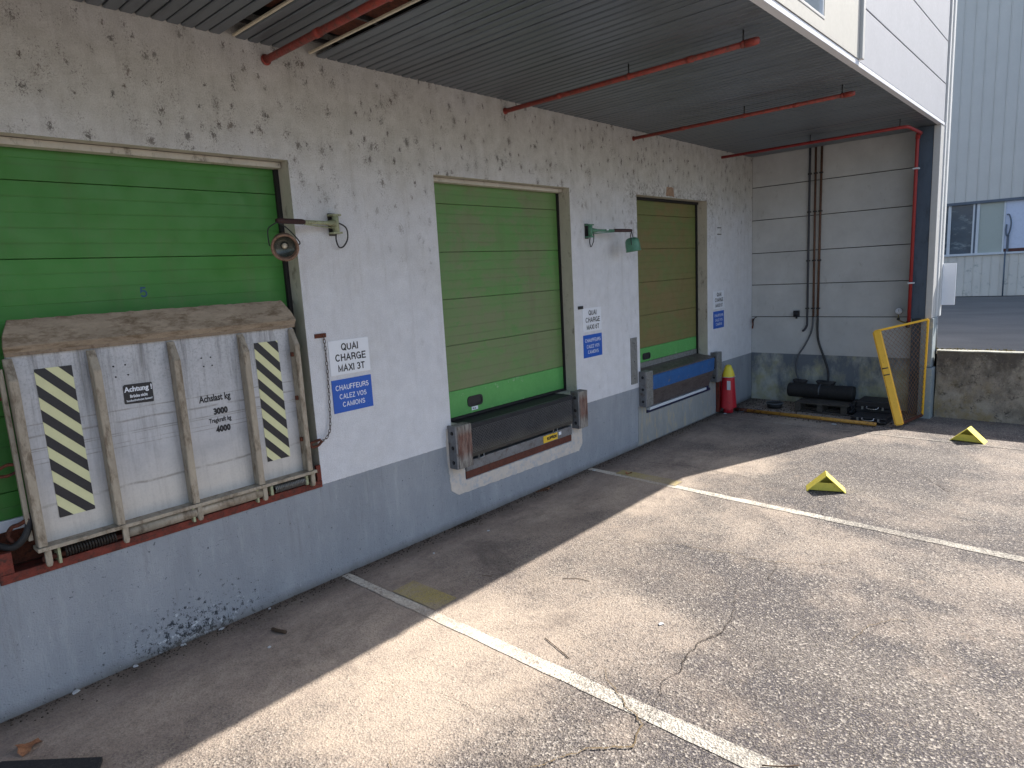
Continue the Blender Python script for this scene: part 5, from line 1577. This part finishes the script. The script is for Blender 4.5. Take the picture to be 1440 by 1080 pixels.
bar(BL + Vector((0.02, -0.02, 0.02)), BR, Vector((0, 0, 0.04)), Vector((0.02, 0.03, 0)), M['rust'], "bottom_bar")
for t in (0.60, 0.53):
    p = BL.lerp(TL, t) + sidev * 0.045 - lbd.cross(sidev) * 0.0
    tube("hinge_slot", [p - sidev * 0.055 + Vector((-0.04, 0, 0)), p + sidev * 0.03 + Vector((-0.04, 0, 0))], 0.010, M['dark_metal'], gt, 6)
# diamond mesh of thin wires
bm = bmesh.new()
def wire(u0, v0, u1, v1):
    a, b = surf(u0, v0), surf(u1, v1)
    m_ = surf((u0 + u1) / 2, (v0 + v1) / 2)
    for p, q in ((a, m_), (m_, b)):
        t = (q - p).normalized()
        s1 = t.cross(nrm).normalized() * 0.0026; s2 = nrm * 0.0024
        V = [bm.verts.new(c + d) for c in (p, q) for d in (s1 + s2, -s1 + s2, -s2)]
        for k in range(3):
            bm.faces.new((V[k], V[(k + 1) % 3], V[3 + (k + 1) % 3], V[3 + k]))
NW = 30
for k in range(-NW, NW):
    for sg in (1, -1):
        # lines v = sg * 1.0 * (u * 0.6) + c
        c = k / NW * 1.6
        m_ = sg * 0.62
        if sg < 0: c += 0.62
        u_pts = []
        for u in (0.07, 1.0):
            v = m_ * u + c
            u_pts.append((u, v))
        (ua, va), (ub, vb) = u_pts
        def clipv(u1, v1, u2, v2):
            if v1 < 0: u1, v1 = u1 + (0 - v1) * (u2 - u1) / (v2 - v1), 0
            elif v1 > 1: u1, v1 = u1 + (1 - v1) * (u2 - u1) / (v2 - v1), 1
            return u1, v1
        if (va < 0 and vb < 0) or (va > 1 and vb > 1): continue
        a = clipv(ua, va, ub, vb); b = clipv(ub, vb, ua, va)
        if abs(a[0] - b[0]) > 0.01: wire(a[0], a[1], b[0], b[1])
o = from_bm("wire_mesh", bm, M['mesh_wire'], gt)
o["kind"] = "stuff"

# ------------------------------------------------------------------ wheel chocks
def chock(cx, cy, ang, label):
    root = empty("wheel_chock", label=label, cat="wheel chock", group="yellow steel wheel chocks")
    L, W, H, t = 0.20, 0.205, 0.20, 0.009
    ca, sa = math.cos(ang), math.sin(ang)
    def T(a, b, z): # a along axis, b across
        return (cx + a * ca - b * sa, cy + a * sa + b * ca, z)
    for s in (1, -1):
        # sloping plate
        n = Vector((H, W)).normalized()
        A = [(s * W, 0.003), (0, H), (0, H - t * 1.5), (s * (W - t * 1.5), 0.003)]
        bm = bmesh.new()
        F = [bm.verts.new(T(0, u, z)) for u, z in A]; B = [bm.verts.new(T(L, u, z)) for u, z in A]
        bm.faces.new(F); bm.faces.new(list(reversed(B)))
        for i in range(4): bm.faces.new((F[i], B[i], B[(i + 1) % 4], F[(i + 1) % 4]))
        from_bm("sloping_plate", bm, M['chock'], root)
    for a in (0.025, L - 0.03):
        P = [(-W + 0.022, 0.012), (W - 0.022, 0.012), (0.085, 0.105), (-0.085, 0.105)] if a < 0.1 else [(-W + 0.022, 0.012), (W - 0.022, 0.012), (0.008, H - 0.022), (-0.008, H - 0.022)]
        bm = bmesh.new()
        F = [bm.verts.new(T(a, u, z)) for u, z in P]; B = [bm.verts.new(T(a + 0.008, u, z)) for u, z in P]
        bm.faces.new(F); bm.faces.new(list(reversed(B)))
        for i in range(4): bm.faces.new((F[i], B[i], B[(i + 1) % 4], F[(i + 1) % 4]))
        from_bm("gusset_plate", bm, M['chock'], root)
    return root
chock(7.66, -2.835, R(20), "near yellow steel wheel chock standing in the sun on a crack")
chock(10.74, -3.75, R(-5), "far yellow steel wheel chock at the edge of the low wall's shadow")

# ------------------------------------------------------------------ litter on the ground
def leaf(x, y, s, rot, label):
    vs, fs = [], []
    n = 10
    c, d = math.cos(rot), math.sin(rot)
    for i in range(n + 1):
        t = i / n
        w = math.sin(math.pi * t ** 0.8) * 0.36 * (1 + 0.25 * math.sin(t * 20))
        for k in (-1, -0.5, 0, 0.5, 1):
            u = (t - 0.5); v = w * k
            z = 0.004 + s * (0.16 * abs(k) * math.sin(math.pi * t) + 0.12 * math.sin(t * 6))
            vs.append((x + s * (u * c - v * d), y + s * (u * d + v * c), max(0.004, z)))
    for i in range(n):
        for k in range(4):
            q = i * 5 + k
            fs.append((q, q + 1, q + 6, q + 5))
    return tag(mk("dry_leaf", vs, fs, M['leaf'], smooth=True), label, "leaf", "dry leaves")
leaf(0.60, -0.44, 0.17, 0.9, "curled orange dry leaf lying in the bottom left corner")
leaf(7.08, -0.58, 0.13, 0.2, "orange dry leaf on the faded paint patch before the middle door")
leaf(6.02, -0.07, 0.07, 1.2, "brown dry leaf at the wall foot under the middle dock leveller")
def stick(pts, r, label, name="stick", cat="stick"):
    return tag(tube(name, smooth_path(pts, 4), r, M['twig'], None, 6), label, cat, "sticks on the asphalt")
stick([(2.19, -0.39, 0.016), (2.20, -0.45, 0.018), (2.23, -0.52, 0.015)], 0.014, "short thick brown stick lying in the shade near the left wall foot")
stick([(3.38, -2.17, 0.006), (3.33, -2.32, 0.007), (3.28, -2.47, 0.006)], 0.0030, "thin curved dark twig lying beside the near white line")
stick([(4.20, -1.70, 0.006), (4.28, -1.80, 0.006), (4.30, -1.92, 0.005)], 0.0022, "thin twig lying in the sun behind the near white line")
stick([(3.83, -1.08, 0.006), (3.88, -1.16, 0.006)], 0.002, "tiny twig lying close to the edge of the canopy shadow")
stick([(3.10, -3.88, 0.012), (3.16, -3.97, 0.012), (3.22, -4.03, 0.010)], 0.004, "pale stick at the bottom edge on the near white line")
# paint chips that fell off the wall
CHIPL = ["leftmost white paint flake on the asphalt at the wall foot", "second white paint flake from the left at the foot of the wall",
         "white paint flake at the wall foot below the chipped blue grey patch", "narrow white paint flake at the wall foot below the middle of the loading bridge",
         "small white paint flake at the wall foot below the right end of the loading bridge", "small white flake in the shade away from the wall near the short thick stick",
         "white flake lying alone in the sun between the two long white lines", "tiny white flake in the shade below the left bumper of the middle leveller",
         "tiny white flake in the shade just right of the near white line", "white flake at the wall end of the second white line",
         "white scrap beside the yellow pole in the corner", "white scrap on the ground by the foot of the fire extinguisher"]
for k, (px, py, s) in enumerate(((0.94, -0.03, 0.035), (1.66, -0.02, 0.03), (1.95, -0.03, 0.03), (1.32, -0.03, 0.025), (2.35, -0.04, 0.02), (2.05, -0.6, 0.02), (4.05, -2.75, 0.03), (4.62, -0.4, 0.02), (3.9, -0.35, 0.018), (6.95, -0.12, 0.03), (11.0, -1.95, 0.06), (10.95, -0.15, 0.05))):
    P = [(px + s * math.cos(R(a)) * random.uniform(0.5, 1.1), py + s * 0.7 * math.sin(R(a)) * random.uniform(0.5, 1.1)) for a in range(0, 360, 60)]
    n = len(P)
    o = mk("paint_chip", [(u, v, 0.004) for u, v in P] + [(u, v, 0.006 + random.uniform(0, 0.006)) for u, v in P],
           [tuple(range(n, 2 * n))] + [(i, (i + 1) % n, n + (i + 1) % n, n + i) for i in range(n)], M['chip_white'])
    tag(o, CHIPL[k], "paint chip", "white paint chips on the ground")

def grit(name, n, region, mat, smin, smax, label, cat):
    vs, fs = [], []
    for k in range(n):
        x, y = region()
        s = random.uniform(smin, smax)
        b = len(vs)
        a0 = random.uniform(0, 6)
        for i in range(4):
            a = a0 + i * math.pi / 2
            vs.append((x + s * math.cos(a) * random.uniform(0.6, 1.2), y + s * math.sin(a) * random.uniform(0.6, 1.2), 0.001))
        vs.append((x + random.uniform(-s, s) * 0.3, y + random.uniform(-s, s) * 0.3, 0.002 + s * random.uniform(0.5, 1.0)))
        fs += [(b + i, b + (i + 1) % 4, b + 4) for i in range(4)]
    return tag(mk(name, vs, fs, mat), label, cat, None, 'stuff')
grit("loose_grit", 5000, lambda: (random.uniform(1.2, 8.5), -abs(random.gauss(0, 1)) * 2.3 - 0.4), M['stone'], 0.002, 0.006, "fine pale loose grit scattered over the asphalt", "grit")
grit("dirt_crumbs", 2200, lambda: (random.uniform(0.0, 12.3), -abs(random.gauss(0, 0.07)) - 0.004), M['chip_dark'], 0.003, 0.010, "dark dirt crumbs gathered along the foot of the wall", "dirt")
grit("litter_clump", 260, lambda: (random.gauss(5.98, 0.045), -abs(random.gauss(0, 0.04)) - 0.01), simple("brown_leaf_litter", srgb(104, 74, 54), 0.9, 0, 0.4, 60, bump=0), 0.005, 0.012, "brown clump of leaf litter at the wall foot below the middle leveller", "leaf litter")
grit("litter_clump", 200, lambda: (random.gauss(4.65, 0.09), -abs(random.gauss(0, 0.05)) - 0.01), M['chip_dark'], 0.005, 0.014, "dark clump of dirt at the wall foot left of the middle leveller", "leaf litter")
grit("corner_dirt", 1500, lambda: (random.uniform(11.0, 12.45), random.uniform(-2.9, -0.05)), M['chip_dark'], 0.004, 0.016, "dark dirt scattered round the junk in the corner", "dirt")

# added black slab standing in for an unidentified dark shape, lower left
mt = tag(prism("black_slab", [(0.10, -0.49), (0.456, -0.49), (0.845, -0.93), (0.80, -1.02), (0.10, -0.80)], 'z', 0.004, 0.03, M['rubber'], None, 0.004),
         "flat black slab standing in for an unclear dark shape at the bottom left corner", "mat")
